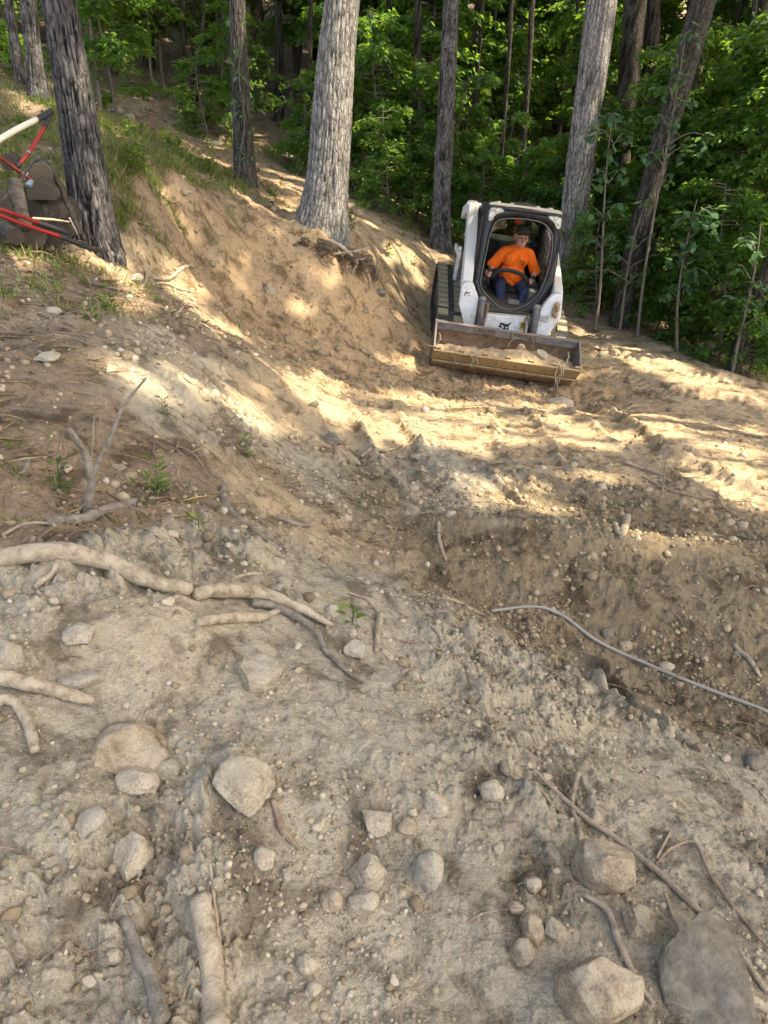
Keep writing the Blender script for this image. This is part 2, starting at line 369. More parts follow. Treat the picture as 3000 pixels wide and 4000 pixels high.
def bark_mat(name, dark, mid, light, patch=None, pscale=2.0, lo=.25, hi=.75, flake=False, vs=24):
    m = mat(name, mid, .95, spec=.1)
    at = N(m, 'Attribute', attribute_name='ridge')
    tc = N(m, 'TexCoord'); mp = N(m, 'Mapping'); mp.inputs['Scale'].default_value = (1, 1, .35); LK(m, tc.outputs['Object'], mp.inputs[0])
    n = noise_node(m, 34, 5, .7, vec=mp.outputs[0])
    ad = N(m, 'Math', operation='MULTIPLY_ADD'); LK(m, n.outputs['Fac'], ad.inputs[0]); ad.inputs[1].default_value = .2; LK(m, at.outputs['Fac'], ad.inputs[2])
    sb = N(m, 'Math', operation='SUBTRACT'); LK(m, ad.outputs[0], sb.inputs[0]); sb.inputs[1].default_value = .10
    r = ramp(m, sb.outputs[0], [(lo, dark), (.5, mid), (hi, light)]); c = r.outputs[0]
    if patch:
        n2 = noise_node(m, pscale, 5, .65, vec=mp.outputs[0] if flake else None); r2 = ramp(m, n2.outputs['Fac'], [(.48, (0, 0, 0)), (.62, (1, 1, 1))])
        c = mixc(m, r2.outputs[0], c, patch) if not flake else mixc(m, r2.outputs[0], c, mixc(m, at.outputs['Fac'], patch, (.05,.047,.045)))
    nd = noise_node(m, 9, 3, .6); va = N(m, 'VectorMath', operation='MULTIPLY_ADD'); LK(m, nd.outputs['Color'], va.inputs[0]); va.inputs[1].default_value = (.05, .05, .05); LK(m, mp.outputs[0], va.inputs[2])
    vo = N(m, 'TexVoronoi', feature='DISTANCE_TO_EDGE'); vo.inputs['Scale'].default_value = vs; LK(m, va.outputs[0], vo.inputs['Vector'])
    rv = ramp(m, vo.outputs['Distance'], [(.0, (.32, .31, .30)), (.16, (.95, .95, .95)), (.4, (1.08, 1.08, 1.08))]); c = mixc(m, .85, c, rv.outputs[0], 'MULTIPLY')
    LK(m, c, bsdf(m).inputs['Base Color'])
    n3 = noise_node(m, 90, 4, .7, vec=mp.outputs[0]); mn = N(m, 'Math', operation='MINIMUM'); LK(m, vo.outputs['Distance'], mn.inputs[0]); mn.inputs[1].default_value = .25
    am = N(m, 'Math', operation='MULTIPLY_ADD'); LK(m, mn.outputs[0], am.inputs[0]); am.inputs[1].default_value = 3.0; LK(m, n3.outputs['Fac'], am.inputs[2]); bump(m, am.outputs[0], .7, .015)
    return m
M_bark = {
 'oak': bark_mat('bark_oak', (.065,.06,.052), (.235,.215,.186), (.30,.278,.243), lo=.12, hi=.85),
 'char': bark_mat('bark_charcoal', (.010,.010,.011), (.045,.042,.042), (.12,.11,.102), patch=(.24,.22,.20), pscale=20, lo=.3, hi=.85, flake=True),
 'brown': bark_mat('bark_brown', (.025,.022,.018), (.075,.065,.054), (.115,.10,.084), lo=.12, hi=.85),
 'pale': bark_mat('bark_pale', (.075,.066,.057), (.25,.222,.195), (.35,.318,.285), lo=.12, hi=.85),
 'mottle': bark_mat('bark_mottled', (.03,.027,.024), (.085,.076,.068), (.15,.136,.122), patch=(.18,.168,.152), pscale=5),
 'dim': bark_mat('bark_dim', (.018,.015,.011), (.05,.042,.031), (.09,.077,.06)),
}
def wrapn(a, K, v, seed):                   # noise periodic in the angle
    x = a/(2*math.pi)*K; t = a/(2*math.pi)
    return perlin(x+seed*31, v)*(1-t) + perlin(x-K+seed*31, v)*t
def make_trunk(name, P0, P1, r0, r1, m, parent, furrow=.02, K=22, vstep=.05, ztop=3.6, H=22, seg=128, flare=.55, flare_dir=None, seed=1, bend=0, limbs=4):
    """P0 base, P1 a point of the axis higher up; the trunk goes on to H above the ground."""
    P0 = np.asarray(P0, float); P1 = np.asarray(P1, float)
    d = (P1-P0)/(P1[2]-P0[2])
    zs = np.concatenate([np.arange(-.9, ztop, vstep), np.linspace(ztop, H, 26)])
    rel = zs/(P1[2]-P0[2])
    ax = P0[None] + d[None]*zs[:, None]
    damp = np.where(zs > ztop, (zs-ztop)*.55, 0)       # higher up the stem straightens
    ax[:, 0] -= d[0]*damp; ax[:, 1] -= d[1]*damp
    ax[:, 0] += bend*np.sin(np.clip(rel, 0, 1.3)*math.pi) + .03*perlin(zs*.4+seed, zs*0+.5); ax[:, 1] += .03*perlin(zs*.4-seed, zs*0+2.5)
    rad = np.maximum(.04, np.where(rel < 1, r0+(r1-r0)*rel, r1-(r1-.05)*(zs-(P1[2]-P0[2]))/(H-(P1[2]-P0[2]))))
    th = np.linspace(0, 2*math.pi, seg, endpoint=False) + math.pi/2
    TH_, Z = np.meshgrid(th-math.pi/2, zs)
    a = TH_
    warp = .35*wrapn(a, 7, Z*1.2, seed+3)
    n1 = wrapn((a+warp*.30+.05*wrapn(a, 15, Z*6, seed+2)) % (2*math.pi), K, Z*2.6, seed)
    n2 = wrapn(a, K*2, Z*5.0, seed+9); cr = wrapn(a, K, Z*9, seed+5)
    crack = np.exp(-(n1/.20)**2)*(.75+.5*n2); cross = np.exp(-(cr/.10)**2)*.45*(wrapn(a, 9, Z*3, seed+4) > -.1)
    ridge = np.clip(1.6*np.maximum(crack, cross)-.8+.35*n2, -1, 1)
    disp = -furrow*(ridge*.8+.2*n2)*np.clip(rad[:, None]/r0, .2, 1)
    fl = np.exp(-np.clip(Z+.08, 0, 9)/(.30))*flare
    lob = 1+.55*np.cos(a*4+seed)+.35*np.cos(a*7+seed*2)
    if flare_dir is not None: lob = lob + 1.6*np.maximum(0, np.cos(th[None, :]-flare_dir))**3
    Rr = rad[:, None]*(1+fl*np.maximum(.25, lob)*.62) + disp + .02*wrapn(a, 5, Z*.8, seed+7)*rad[:, None]*3
    V = np.stack([ax[:, 0, None]+Rr*np.cos(th), ax[:, 1, None]+Rr*np.sin(th), np.broadcast_to(ax[:, 2, None], Rr.shape)], -1).reshape(-1, 3)
    n = len(zs); i = np.arange(n-1)[:, None]*seg; j = np.arange(seg)[None]; k = (j+1) % seg
    F = np.stack([i+j, i+k, i+seg+k, i+seg+j], -1).reshape(-1, 4)
    att = [(.5-.5*ridge).ravel()]
    Vs = [V]; Fs = [F]; nv = len(V)
    rr = np.random.RandomState(seed+50)
    for q in range(limbs):
        zl = H*(.55+.09*q); base = np.array([np.interp(zl, zs, ax[:, 0]), np.interp(zl, zs, ax[:, 1]), P0[2]+zl]); az = rr.rand()*6.28; L = 2+rr.rand()*1.5
        s = np.linspace(0, 1, 7); LP = base + np.stack([np.cos(az)*L*s, np.sin(az)*L*s, L*.6*s**1.3], -1)
        tv, tf = tube(LP, np.interp(s, [0, 1], [.07, .015]), 8, False)
        Vs.append(tv); Fs.append(np.array(tf)+nv); nv += len(tv); att.append(np.full(len(tv), .5))
    inv = P0
    o = mesh_obj(name, np.concatenate(Vs)-inv, np.concatenate(Fs), m, parent)
    al = o.data.attributes.new('ridge', 'FLOAT', 'POINT'); al.data.foreach_set('value', np.concatenate(att).astype(np.float32))
    return o

TREES = []       # (empty, x, y, zbase) that carry canopy
def main_tree(label, base, top, w0, w1, bark, h, group=None, cat='tree', **kw):
    B = at_h(base[0], base[1], h); B[2] = float(base_h(np.array([B[0]]), np.array([B[1]]))[0])
    T_ = at_h(top[0], top[1], h)
    dist = np.linalg.norm(B-np.array([0, 0, CAMZ])); 
    depth0 = (B-np.array([0, 0, CAMZ]))@FW; depth1 = (T_-np.array([0, 0, CAMZ]))@FW
    e = empty('tree', B, label, cat, group)
    t = make_trunk('trunk', B, T_, w0*depth0/1531/2, w1*depth1/1531/2, M_bark[bark], e, **kw)
    TREES.append((e, B[0], B[1], B[2])); return e, B, T_
oak = main_tree('thick pale grey oak trunk standing on the eroded bank above exposed roots', (697,497), (738,0), 92, 73, 'oak', 10.4, furrow=.020, K=30, flare=.42, flare_dir=math.pi, seed=2, limbs=5, vstep=.04)
char = main_tree('blackened rough barked trunk beside the log pile', (205,528), (127,0), 84, 67, 'char', 6.9, furrow=.018, K=30, flare=.40, flare_dir=-.5, seed=3, vstep=.03, ztop=2.8)
ivy = main_tree('slender grey brown trunk with vine leaves behind the grassy bank', (530,400), (514,0), 43, 33, 'brown', 11.6, furrow=.012, K=22, seed=4, flare=.4)
twin1 = main_tree('narrower, outer one of the two pale trunks at the upper left edge', (50,205), (22,0), 21, 19, 'mottle', 12.6, furrow=.008, K=14, seed=5, seg=48, vstep=.08)
twin2 = main_tree('thicker, inner one of the two pale trunks at the upper left edge', (85,215), (57,0), 29, 31, 'mottle', 12.0, furrow=.01, K=16, seed=6, seg=48, vstep=.08, flare_dir=-.3, flare=.8)
mot = main_tree('mottled grey trunk at the wood edge to the left of the loader', (950,540), (974,0), 38, 34, 'mottle', 14.2, furrow=.012, K=20, seed=7, seg=64, vstep=.07)
pale = main_tree('tall pale trunk rising directly behind the loader cab', (1212,655), (1300,0), 52, 64, 'pale', 14.0, furrow=.016, K=26, seed=8, vstep=.06, flare=.3)
lean = main_tree('leaning grey brown trunk among the broad leaves right of the loader', (1338,690), (1532,0), 38, 50, 'brown', 13.2, furrow=.012, K=20, seed=9, seg=64, vstep=.07, flare=.3, bend=-.1)
tip = main_tree('short dark leaning trunk at the right edge of the graded dirt', (1578,800), (1700,480), 24, 22, 'dim', 11.9, furrow=.008, K=14, seed=10, seg=40, vstep=.08, H=9, flare=.2)
# trunks deeper in the wood
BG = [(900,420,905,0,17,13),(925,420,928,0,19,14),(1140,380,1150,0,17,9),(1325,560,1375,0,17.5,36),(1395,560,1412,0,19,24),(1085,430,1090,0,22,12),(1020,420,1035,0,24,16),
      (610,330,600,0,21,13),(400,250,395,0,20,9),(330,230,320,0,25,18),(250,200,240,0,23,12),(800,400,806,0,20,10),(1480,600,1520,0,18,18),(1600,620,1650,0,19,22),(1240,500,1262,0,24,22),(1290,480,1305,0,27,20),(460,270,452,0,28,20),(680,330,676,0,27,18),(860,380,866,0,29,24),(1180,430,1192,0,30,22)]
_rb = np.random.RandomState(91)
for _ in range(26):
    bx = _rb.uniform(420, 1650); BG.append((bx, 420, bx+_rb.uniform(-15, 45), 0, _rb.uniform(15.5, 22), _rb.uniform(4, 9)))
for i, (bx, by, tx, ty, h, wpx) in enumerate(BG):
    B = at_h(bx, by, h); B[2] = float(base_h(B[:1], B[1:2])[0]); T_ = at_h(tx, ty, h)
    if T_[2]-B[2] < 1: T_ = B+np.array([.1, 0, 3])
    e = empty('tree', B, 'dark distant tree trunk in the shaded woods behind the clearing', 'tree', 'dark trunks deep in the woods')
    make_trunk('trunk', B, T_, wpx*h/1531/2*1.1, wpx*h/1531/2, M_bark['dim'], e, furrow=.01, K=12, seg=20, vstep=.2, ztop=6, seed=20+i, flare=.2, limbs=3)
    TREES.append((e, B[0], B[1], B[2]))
# unseen trees added right of and behind the camera, crowns shaped to shade the clearing
for i, (x, y) in enumerate([(9,1.0),(8.5,6.0),(12.5,3.5),(13,9),(7.5,-3.5),(12,-2.5),(16,0),(17,6),(10.5,12.5),(15,13),(20,3),(19,10),(21,-3),(17,-6),(22,14)]):
    z = float(base_h(np.array([x]), np.array([y]))[0]); e = empty('tree', (x, y, z), 'tall unseen tree added beyond the right side for its shade', 'tree', 'unseen trees added for shade out to the right')
    make_trunk('trunk', (x, y, z), (x+.2, y, z+6), .24, .17, M_bark['brown'], e, furrow=.01, K=16, seg=20, vstep=.25, ztop=6, H=22, seed=60+i, limbs=5)
    TREES.append((e, x, y, z))

# ------------------------------------------------------------------ foliage
def leaf_mat(name, base, trans, amt=.45, var=.5):
    m = mat(name, base, .55, spec=.35); b = bsdf(m)
    at = N(m, 'Attribute', attribute_name='tone')
    oi = N(m, 'ObjectInfo')
    r = ramp(m, at.outputs['Fac'], [(0, tuple(c*.55 for c in base)), (.6, base), (1, (base[0]*1.9, base[1]*1.5, base[2]*1.1))])
    hs = N(m, 'HueSaturation'); LK(m, r.outputs[0], hs.inputs['Color'])
    mr = N(m, 'MapRange'); LK(m, oi.outputs['Random'], mr.inputs[0]); mr.inputs[3].default_value = .5; mr.inputs[4].default_value = 1.45; LK(m, mr.outputs[0], hs.inputs['Value'])
    m2 = N(m, 'MapRange'); LK(m, oi.outputs['Random'], m2.inputs[0]); m2.inputs[3].default_value = .53; m2.inputs[4].default_value = .475; LK(m, m2.outputs[0], hs.inputs['Hue'])
    LK(m, hs.outputs[0], b.inputs['Base Color'])
    t = N(m, 'BsdfTranslucent'); t.inputs[0].default_value = (*trans, 1)
    mx = N(m, 'MixShader'); mx.inputs[0].default_value = amt
    out = m.node_tree.nodes['Material Output']
    LK(m, b.outputs[0], mx.inputs[1]); LK(m, t.outputs[0], mx.inputs[2]); LK(m, mx.outputs[0], out.inputs[0]); return m
M_leaf = leaf_mat('leaf_green', (.058,.128,.030), (.31,.52,.05))
M_leafb = leaf_mat('leaf_broad', (.075,.15,.07), (.22,.40,.09), .4)
M_leafc = leaf_mat('leaf_canopy', (.05,.10,.025), (.10,.16,.02), .25)
M_weed = leaf_mat('leaf_weed', (.11,.18,.035), (.26,.36,.05), .35)
M_grass = leaf_mat('grass_blade', (.15,.22,.05), (.32,.42,.07), .35)
M_dry = leaf_mat('dry_straw', (.42,.33,.18), (.35,.28,.12), .2)
M_twig = speckled('twig_bark', (.10,.08,.06), (.20,.165,.13), 40)

def leaves_arrays(pos, dirv, nrm, L, Wd, fold=.18):
    """rhombic folded leaves: base, side, tip, side -> two triangles each"""
    side = np.cross(dirv, nrm); side /= np.linalg.norm(side, axis=1)[:, None]+1e-9
    L = L[:, None]; Wd = Wd[:, None]
    b = pos; t = pos+dirv*L - nrm*L*.12; mid = pos+dirv*L*.45
    s1 = mid+side*Wd*.5+nrm*Wd*fold; s2 = mid-side*Wd*.5+nrm*Wd*fold
    V = np.stack([b, s1, t, s2], 1).reshape(-1, 3)
    i = np.arange(len(pos))[:, None]*4
    F = np.concatenate([i+np.array([[0, 1, 2]]), i+np.array([[0, 2, 3]])], 1).reshape(-1, 3)
    return V, F
def unit(v): return v/(np.linalg.norm(v, axis=-1, keepdims=True)+1e-9)
def foliage_obj(name, pos, dirv, nrm, L, Wd, m, parent, rng):
    V, F = leaves_arrays(pos, dirv, nrm, L, Wd)
    o = mesh_obj(name, V, F, m, parent, smooth_=False)
    tone = np.repeat(np.clip(rng.rand(len(pos))*.8+.1*rng.randn(len(pos)), 0, 1), 4).astype(np.float32)
    a = o.data.attributes.new('tone', 'FLOAT', 'POINT'); a.data.foreach_set('value', tone); return o

# where the sun gets through: patches on the land (photograph grid) ...
_sunny = [
 [(195,770),(260,740),(330,790),(430,830),(560,880),(640,915),(590,955),(480,915),(350,880),(240,840)],
 [(395,640),(450,660),(530,740),(600,790),(700,820),(830,850),(960,850),(1030,880),(960,930),(830,930),(700,900),(620,850),(520,800),(440,720)],
 [(960,880),(1010,865),(1220,880),(1400,900),(1659,925),(1659,1120),(1560,1090),(1450,1030),(1330,985),(1200,940),(1080,955),(990,930)],
 [(1270,740),(1330,735),(1500,800),(1659,850),(1659,880),(1540,870),(1400,815),(1300,785)],
 [(1230,690),(1320,700),(1420,745),(1330,745),(1250,720)],
 [(590,1065),(640,1055),(720,1095),(710,1130),(650,1150),(600,1120)],
 [(985,1060),(1040,1065),(1130,1090),(1170,1115),(1090,1110),(1010,1090)],
 [(1250,1172),(1420,1150),(1659,1190),(1659,1225),(1480,1208),(1340,1190)], [(700,880),(1000,860),(1250,900),(1350,960),(1150,960),(1000,990),(900,950),(760,940)], [(880,1000),(960,1010),(1010,1060),(930,1050)], [(1000,1040),(1180,1060),(1250,1110),(1100,1115)], [(1180,980),(1300,1010),(1400,1060),(1300,1050)],
 [(1190,1125),(1240,1125),(1290,1165),(1230,1160)],
 [(345,470),(380,475),(410,520),(380,520)], [(400,540),(425,560),(425,585),(405,575)],
 [(540,495),(640,508),(630,525),(560,515)], [(440,590),(465,610),(440,615)], [(470,480),(510,485),(500,500)],
 [(560,380),(600,385),(655,420),(640,465),(600,430)],
 [(0,545),(60,540),(110,570),(60,590),(0,575)], [(150,520),(215,530),(290,590),(340,680),(280,660),(200,590)],
 [(0,205),(60,215),(115,235),(70,250),(0,240)], [(195,250),(250,270),(320,300),(290,325),(210,310)], [(340,300),(400,320),(445,345),(380,345)], [(390,400),(440,410),(430,430)],
 [(770,500),(900,530),(960,560),(930,570),(800,530)], [(830,580),(930,590),(960,620),(880,620)], [(740,475),(800,470),(830,490),(780,495)],
 [(600,680),(680,690),(660,710),(600,700)], [(700,640),(780,650),(770,680),(720,670)], [(830,770),(920,775),(940,800),(860,800)],
 [(250,835),(300,840),(300,860),(255,855)], [(130,780),(180,785),(190,800),(140,800)], [(320,905),(420,915),(430,945),(350,940)],
 [(1020,740),(1180,760),(1270,790),(1270,830),(1230,830),(1120,800)], [(40,1000),(90,1010),(60,1030)], [(960,1150),(1060,1165),(1100,1180),(1000,1165)],
]
_sunny = [np.array([hit_base(*q)[:2] for q in p]) for p in _sunny]
# ... and spots above the land (trunks, sprays of leaves, the machine) with a radius
_lit = []
for px, py, h, r in [(738,0,10.2,.35),(735,100,10.2,.33),(730,200,10.2,.33),(725,320,10.2,.33),(715,420,10.2,.33),(1320,0,13.8,.4),(1300,80,13.8,.4),(1285,170,13.8,.35),(1268,260,13.8,.3),
                     (1070,110,17,.9),(1090,220,17,.9),(1050,300,17,.8),(1120,330,17,.7),(230,40,15,.7),(190,20,15,.6),(1600,430,17,1.0),(1640,480,17,.8),(1640,300,20,.8),(540,270,13,.5),
                     (1380,500,13.5,.3),(1340,570,13,.25),(1440,610,13,.25),(1560,620,13.5,.5),(980,0,14,.25),(975,80,14,.25),(970,150,14,.2),(160,100,6.8,.15),(185,250,6.8,.18),(200,380,6.8,.15),(215,470,6.8,.18),
                     (60,60,11.8,.3),(75,150,11.8,.3),(30,100,12.4,.25),(1000,70,20,.8),(850,60,22,1.0),(1270,330,13.8,.2),(880,330,18,.6),(770,330,14,.4),(1420,300,14,.4),(1150,20,20,.8),
                     (1480,330,13,.3),(1500,480,12.4,.35),(1100,790,9.5,.25),(1180,800,9.4,.25),(1240,800,9.4,.2),(1030,480,11,.12),(1225,600,11,.15),(460,20,22,.6),(600,80,20,.8),(100,410,6.4,.2),(40,480,6.0,.2)]:
    _lit.append((at_h(px, py, h), r))
def in_poly(x, y, P):
    c = np.zeros(len(x), bool); j = len(P)-1
    for i in range(len(P)):
        xi, yi = P[i]; xj, yj = P[j]
        m = ((yi > y) != (yj > y)) & (x < (xj-xi)*(y-yi)/(yj-yi+1e-12)+xi); c ^= m; j = i
    return c
def shade_keep(p):
    g = p.copy()
    for _ in range(4):
        s = (g[:, 2]-base_h(g[:, 0], g[:, 1]))/SUN[2]; g = g - s[:, None]*SUN*.95
    x, y = g[:, 0], g[:, 1]
    jx = x + .10*fbm(x, y, .35, 2, 21); jy = y + .10*fbm(x, y, .35, 2, 22)
    lit = np.zeros(len(x), bool)
    for P in _sunny:
        for ox, oy in ((0, 0), (.13, 0), (-.13, 0), (0, .13), (0, -.13)): lit |= in_poly(jx+ox, jy+oy, P)
    lit &= fbm(x, y, .7, 2, 26) > -.42
    wood = (y > 13.5+.35*np.abs(x)*0) | (x > 7)
    lit |= wood & (fbm(x, y, 2.0, 2, 23) > .44)
    lit |= (~wood) & (np.hypot(x, y) > 3.2) & (fbm(x, y, .55, 2, 24) > .78)
    for c, r in _lit:
        d = p-c; a = d@SUN; q = np.linalg.norm(d-a[:, None]*SUN, axis=1); lit |= (q < r) & (a > 0)
    return ~lit
def build_canopy():  # crown leaves placed to throw the wanted pattern of shade and sun patches
    rng = np.random.RandomState(3); parts = []
    def over(x, y, n, z0, z1):                      # leaves spread along the way of the sun above the land at (x, y)
        z = rng.uniform(z0, z1, n); g = np.stack([x, y, base_h(x, y)], -1); return g+SUN[None]*(z/SUN[2])[:, None]
    def clumped(n, x0, x1, y0, y1):
        k = n//16; cx = rng.uniform(x0, x1, k); cy_ = rng.uniform(y0, y1, k)
        return np.repeat(cx, 16)+rng.randn(k*16)*.5, np.repeat(cy_, 16)+rng.randn(k*16)*.5
    x = rng.uniform(-7, 8, 46000); y = rng.uniform(-2.5, 15, 46000); parts.append((over(x, y, 46000, 14, 20), .30))
    x = rng.uniform(-3, 3.5, 8000); y = rng.uniform(-1.5, 4.5, 8000); parts.append((over(x, y, 8000, 14, 20), .32))
    x, y = clumped(26000, -16, 18, 13, 46); parts.append((over(x, y, len(x), 12, 20), .50))
    x, y = clumped(6000, -22, -5, 5, 16); parts.append((over(x, y, len(x), 13, 18), .42))
    tr = np.array([(t[1], t[2]) for t in TREES])
    P = []; S = []
    for p, sz in parts:
        p = p[shade_keep(p)]; P.append(p); S.append(np.full(len(p), sz))
    p = np.concatenate(P); S = np.concatenate(S); own = np.argmin((p[:, 0, None]-tr[None, :, 0])**2+(p[:, 1, None]-tr[None, :, 1])**2, axis=1)
    for i, (e, x, y, z) in enumerate(TREES):
        m_ = own == i; q = p[m_]; sz = S[m_]
        if len(q) < 5: continue
        a = rng.rand(len(q))*6.28; d = unit(np.stack([np.cos(a), np.sin(a), rng.uniform(-.5, .2, len(q))], -1))
        nn = unit(rng.randn(len(q), 3)*.3+SUN*.8+np.array([0, 0, .4]))
        nn = unit(nn-d*(nn*d).sum(1)[:, None])
        foliage_obj('crown', q-np.array([x, y, z]), d, nn, sz*rng.uniform(.8, 1.25, len(q)), sz*rng.uniform(.65, .95, len(q)), M_leafc, e, rng)
build_canopy()

# understory saplings: layered sprays of leaves on a thin stem
def sapling_proto(seed, H=4.5, nb=34, spread=1.3, leaf=.10, wide=.62, droop=.25, low=.12):
    rng = np.random.RandomState(seed); tr = MB(); P = []; D = []; NN = []
    s = np.linspace(0, 1, 9); stem = np.stack([.15*np.sin(s*3+seed), .12*np.cos(s*2.3+seed)-.12, s*H], -1); stem[0] = (0, 0, -.15)
    tr.tube(stem, np.interp(s, [0, 1], [.035*H/4.5+.008, .006]), 6, False)
    for b in range(nb):
        t = low+(1-low)*rng.rand(); o = np.array([np.interp(t, s, stem[:, k]) for k in range(3)])
        az = rng.rand()*6.283; Lb = spread*(1.1-.55*t)*rng.uniform(.55, 1.1)
        u = np.linspace(0, 1, 5); up = rng.uniform(-.05, .35)
        BP = o + np.stack([np.cos(az)*Lb*u, np.sin(az)*Lb*u, Lb*(up*u-droop*u*u)], -1)
        tr.tube(BP, np.interp(u, [0, 1], [.012, .003]), 4, False)
        nt_ = rng.randint(5, 9)
        for q in range(nt_):
            tt = .25+.75*(q+rng.rand())/nt_; o2 = np.array([np.interp(tt, u, BP[:, k]) for k in range(3)])
            a2 = az+rng.choice([-1, 1])*rng.uniform(.4, 1.1); L2 = Lb*.38*rng.uniform(.6, 1.1)
            nl = rng.randint(7, 13); v = (np.arange(nl)+.5)/nl
            sd_ = np.where(np.arange(nl) % 2 == 0, 1, -1)*rng.uniform(.5, 1.0, nl)
            P.append(o2+np.stack([np.cos(a2)*L2*v, np.sin(a2)*L2*v, -.12*L2*v+rng.randn(nl)*.05], -1))
            D.append(np.stack([np.cos(a2+sd_), np.sin(a2+sd_), rng.uniform(-.9, .15, nl)], -1)); NN.append(np.stack([rng.randn(nl)*.55, rng.randn(nl)*.55, np.ones(nl)], -1))
    P = np.concatenate(P); D = unit(np.concatenate(D)); NN = np.concatenate(NN); NN = unit(NN-D*(NN*D).sum(1)[:, None])
    L = leaf*rng.uniform(.7, 1.3, len(P))
    return tr, P, D, NN, L, L*wide
PROTO = []
for i, kw in enumerate([dict(H=4.6, nb=66, leaf=.11, low=.38), dict(H=3.2, nb=50, spread=1.2, leaf=.12, low=.12), dict(H=6.0, nb=90, spread=1.6, leaf=.105, low=.35), dict(H=2.2, nb=38, spread=1.0, low=.05, leaf=.10), dict(H=7.5, nb=120, spread=2.0, leaf=.14, low=.28), dict(H=5.2, nb=70, spread=1.7, leaf=.145, droop=.4, low=.35)]):
    tr, P, D, NN, L, Wd = sapling_proto(100+i, **kw)
    e = empty('sapling', (0, 0, 0)); tr.build('trunk', M_twig, e); foliage_obj('crown', P, D, NN, L, Wd, M_leaf, e, np.random.RandomState(i)); PROTO.append(e)
_used = set()
def put_sapling(k, x, y, s=1.0, rz=None, label='leafy understory sapling in the dark woods behind the clearing', group='saplings filling the woods', zoff=0):
    o = PROTO[k]
    if k in _used: o = copy_tree(PROTO[k])
    _used.add(k)
    o.location = (x, y, float(base_h(np.array([x]), np.array([y]))[0])+zoff); o.scale = (s, s, s); o.rotation_euler = (0, 0, random.random()*6.28 if rz is None else rz)
    return tag(o, label, 'sapling', group)
rg = np.random.RandomState(42); cnt = 0
def ok_spot(px, py, h):
    return True
# rows of them, nearer ones first; the spots follow the wood edge
def edge_y(x): return np.interp(x, [-14, -9, -6.5, -3.6, -2.2, -.5, 1.5, 4, 6, 8, 11], [15.5, 15.5, 16.5, 17.2, 16.5, 15.6, 15.2, 14.2, 13.3, 12.0, 11.5])
for row, (dy, n, ks) in enumerate([(.7, 9, (1, 3, 3)), (2.2, 12, (1, 0, 5)), (4.2, 18, (0, 2, 5)), (6.5, 24, (2, 4, 5)), (9.5, 28, (4, 2, 4)), (13.5, 30, (4, 4, 2)), (19, 30, (4, 4, 4)), (27, 28, (4, 4, 4))]):
    xs = np.linspace(-11-dy*.6, 11+dy*.6, n)+rg.uniform(-.5, .5, n)
    for x in xs:
        y = edge_y(np.clip(x, -14, 11))+dy+rg.uniform(-.8, .8)
        if row < 3 and -7.5 < x < -2.2 and rg.rand() < .6: continue        # the dim hollow on the left stays open
        k_ = int(rg.choice(ks)); side = 'left of the oak' if x < -1.2 else ('behind the loader' if x < 3.6 else 'at the right')
        kind_ = ['slim bare stemmed sapling', 'bushy low sapling', 'tall fine leaved sapling', 'knee high leafy shrub', 'big spreading young tree', 'droopy leaved sapling'][k_]
        dep_ = 'at the front of the woods' if row < 3 else ('in the middle of the woods' if row < 5 else 'deep in the woods')
        put_sapling(k_, x, y, rg.uniform(.8, 1.25)*(1.0 if row < 5 else 1.5), label=kind_+' '+dep_+' '+side, group=kind_+'s '+dep_+' '+side); cnt += 1

# ------------------------------------------------------------------ the track loader
def rot_m(yaw, pitch, roll):
    return Matrix.Rotation(yaw, 4, 'Z') @ Matrix.Rotation(pitch, 4, 'X') @ Matrix.Rotation(roll, 4, 'Y')
LM = Matrix.Translation((1.588, 11.353, -1.043)) @ rot_m(RAD(-1.19), RAD(6.85), RAD(6.22))
def box(c, s, rot=None):
    c = np.array(c, float); h = np.array(s, float)/2
    V = np.array([(x, y, z) for x in (-1, 1) for y in (-1, 1) for z in (-1, 1)], float)*h
    if rot is not None: V = V@np.array(rot.to_3x3()).T
    return V+c, [(0,1,3,2),(4,6,7,5),(0,4,5,1),(2,3,7,6),(0,2,6,4),(1,5,7,3)]
def prism(poly, a0, a1, axis='y'):       # polygon (u,v) pushed along an axis: y -> (x,z), x -> (y,z), z -> (x,y)
    n = len(poly); V = []
    for a in (a0, a1):
        for u, v in poly: V.append({'y': (u, a, v), 'x': (a, u, v), 'z': (u, v, a)}[axis])
    return np.array(V, float), [tuple(range(n))[::-1], tuple(range(n, 2*n))]+[(i, (i+1) % n, n+(i+1) % n, n+i) for i in range(n)]
def chaikin(P, k=2):
    P = np.array(P, float)
    for _ in range(k):
        Q = np.roll(P, -1, 0); P = np.stack([.75*P+.25*Q, .25*P+.75*Q], 1).reshape(-1, 2)
    return P
def polar_resample(P, c, n):
    P = np.array(P, float); d = P-c; a = np.unwrap(np.arctan2(d[:, 1], d[:, 0]))
    if a[-1] < a[0]: P = P[::-1]; d = P-c; a = np.unwrap(np.arctan2(d[:, 1], d[:, 0]))
    L = np.hypot(d[:, 0], d[:, 1]); t = np.linspace(0, 2*math.pi, n, endpoint=False)
    aa = np.concatenate([a-2*math.pi, a, a+2*math.pi]); LL = np.tile(L, 3)
    o = np.argsort(aa); r = np.interp(t, aa[o], LL[o])
    return c+np.stack([r*np.cos(t), r*np.sin(t)], -1)
def cyl(p0, p1, r0, r1=None, seg=16): return tube([p0, p1], [r0, r0 if r1 is None else r1], seg)
def fix_normals(o):
    bm = bmesh.new(); bm.from_mesh(o.data); bmesh.ops.recalc_face_normals(bm, faces=bm.faces); bm.to_mesh(o.data); bm.free()
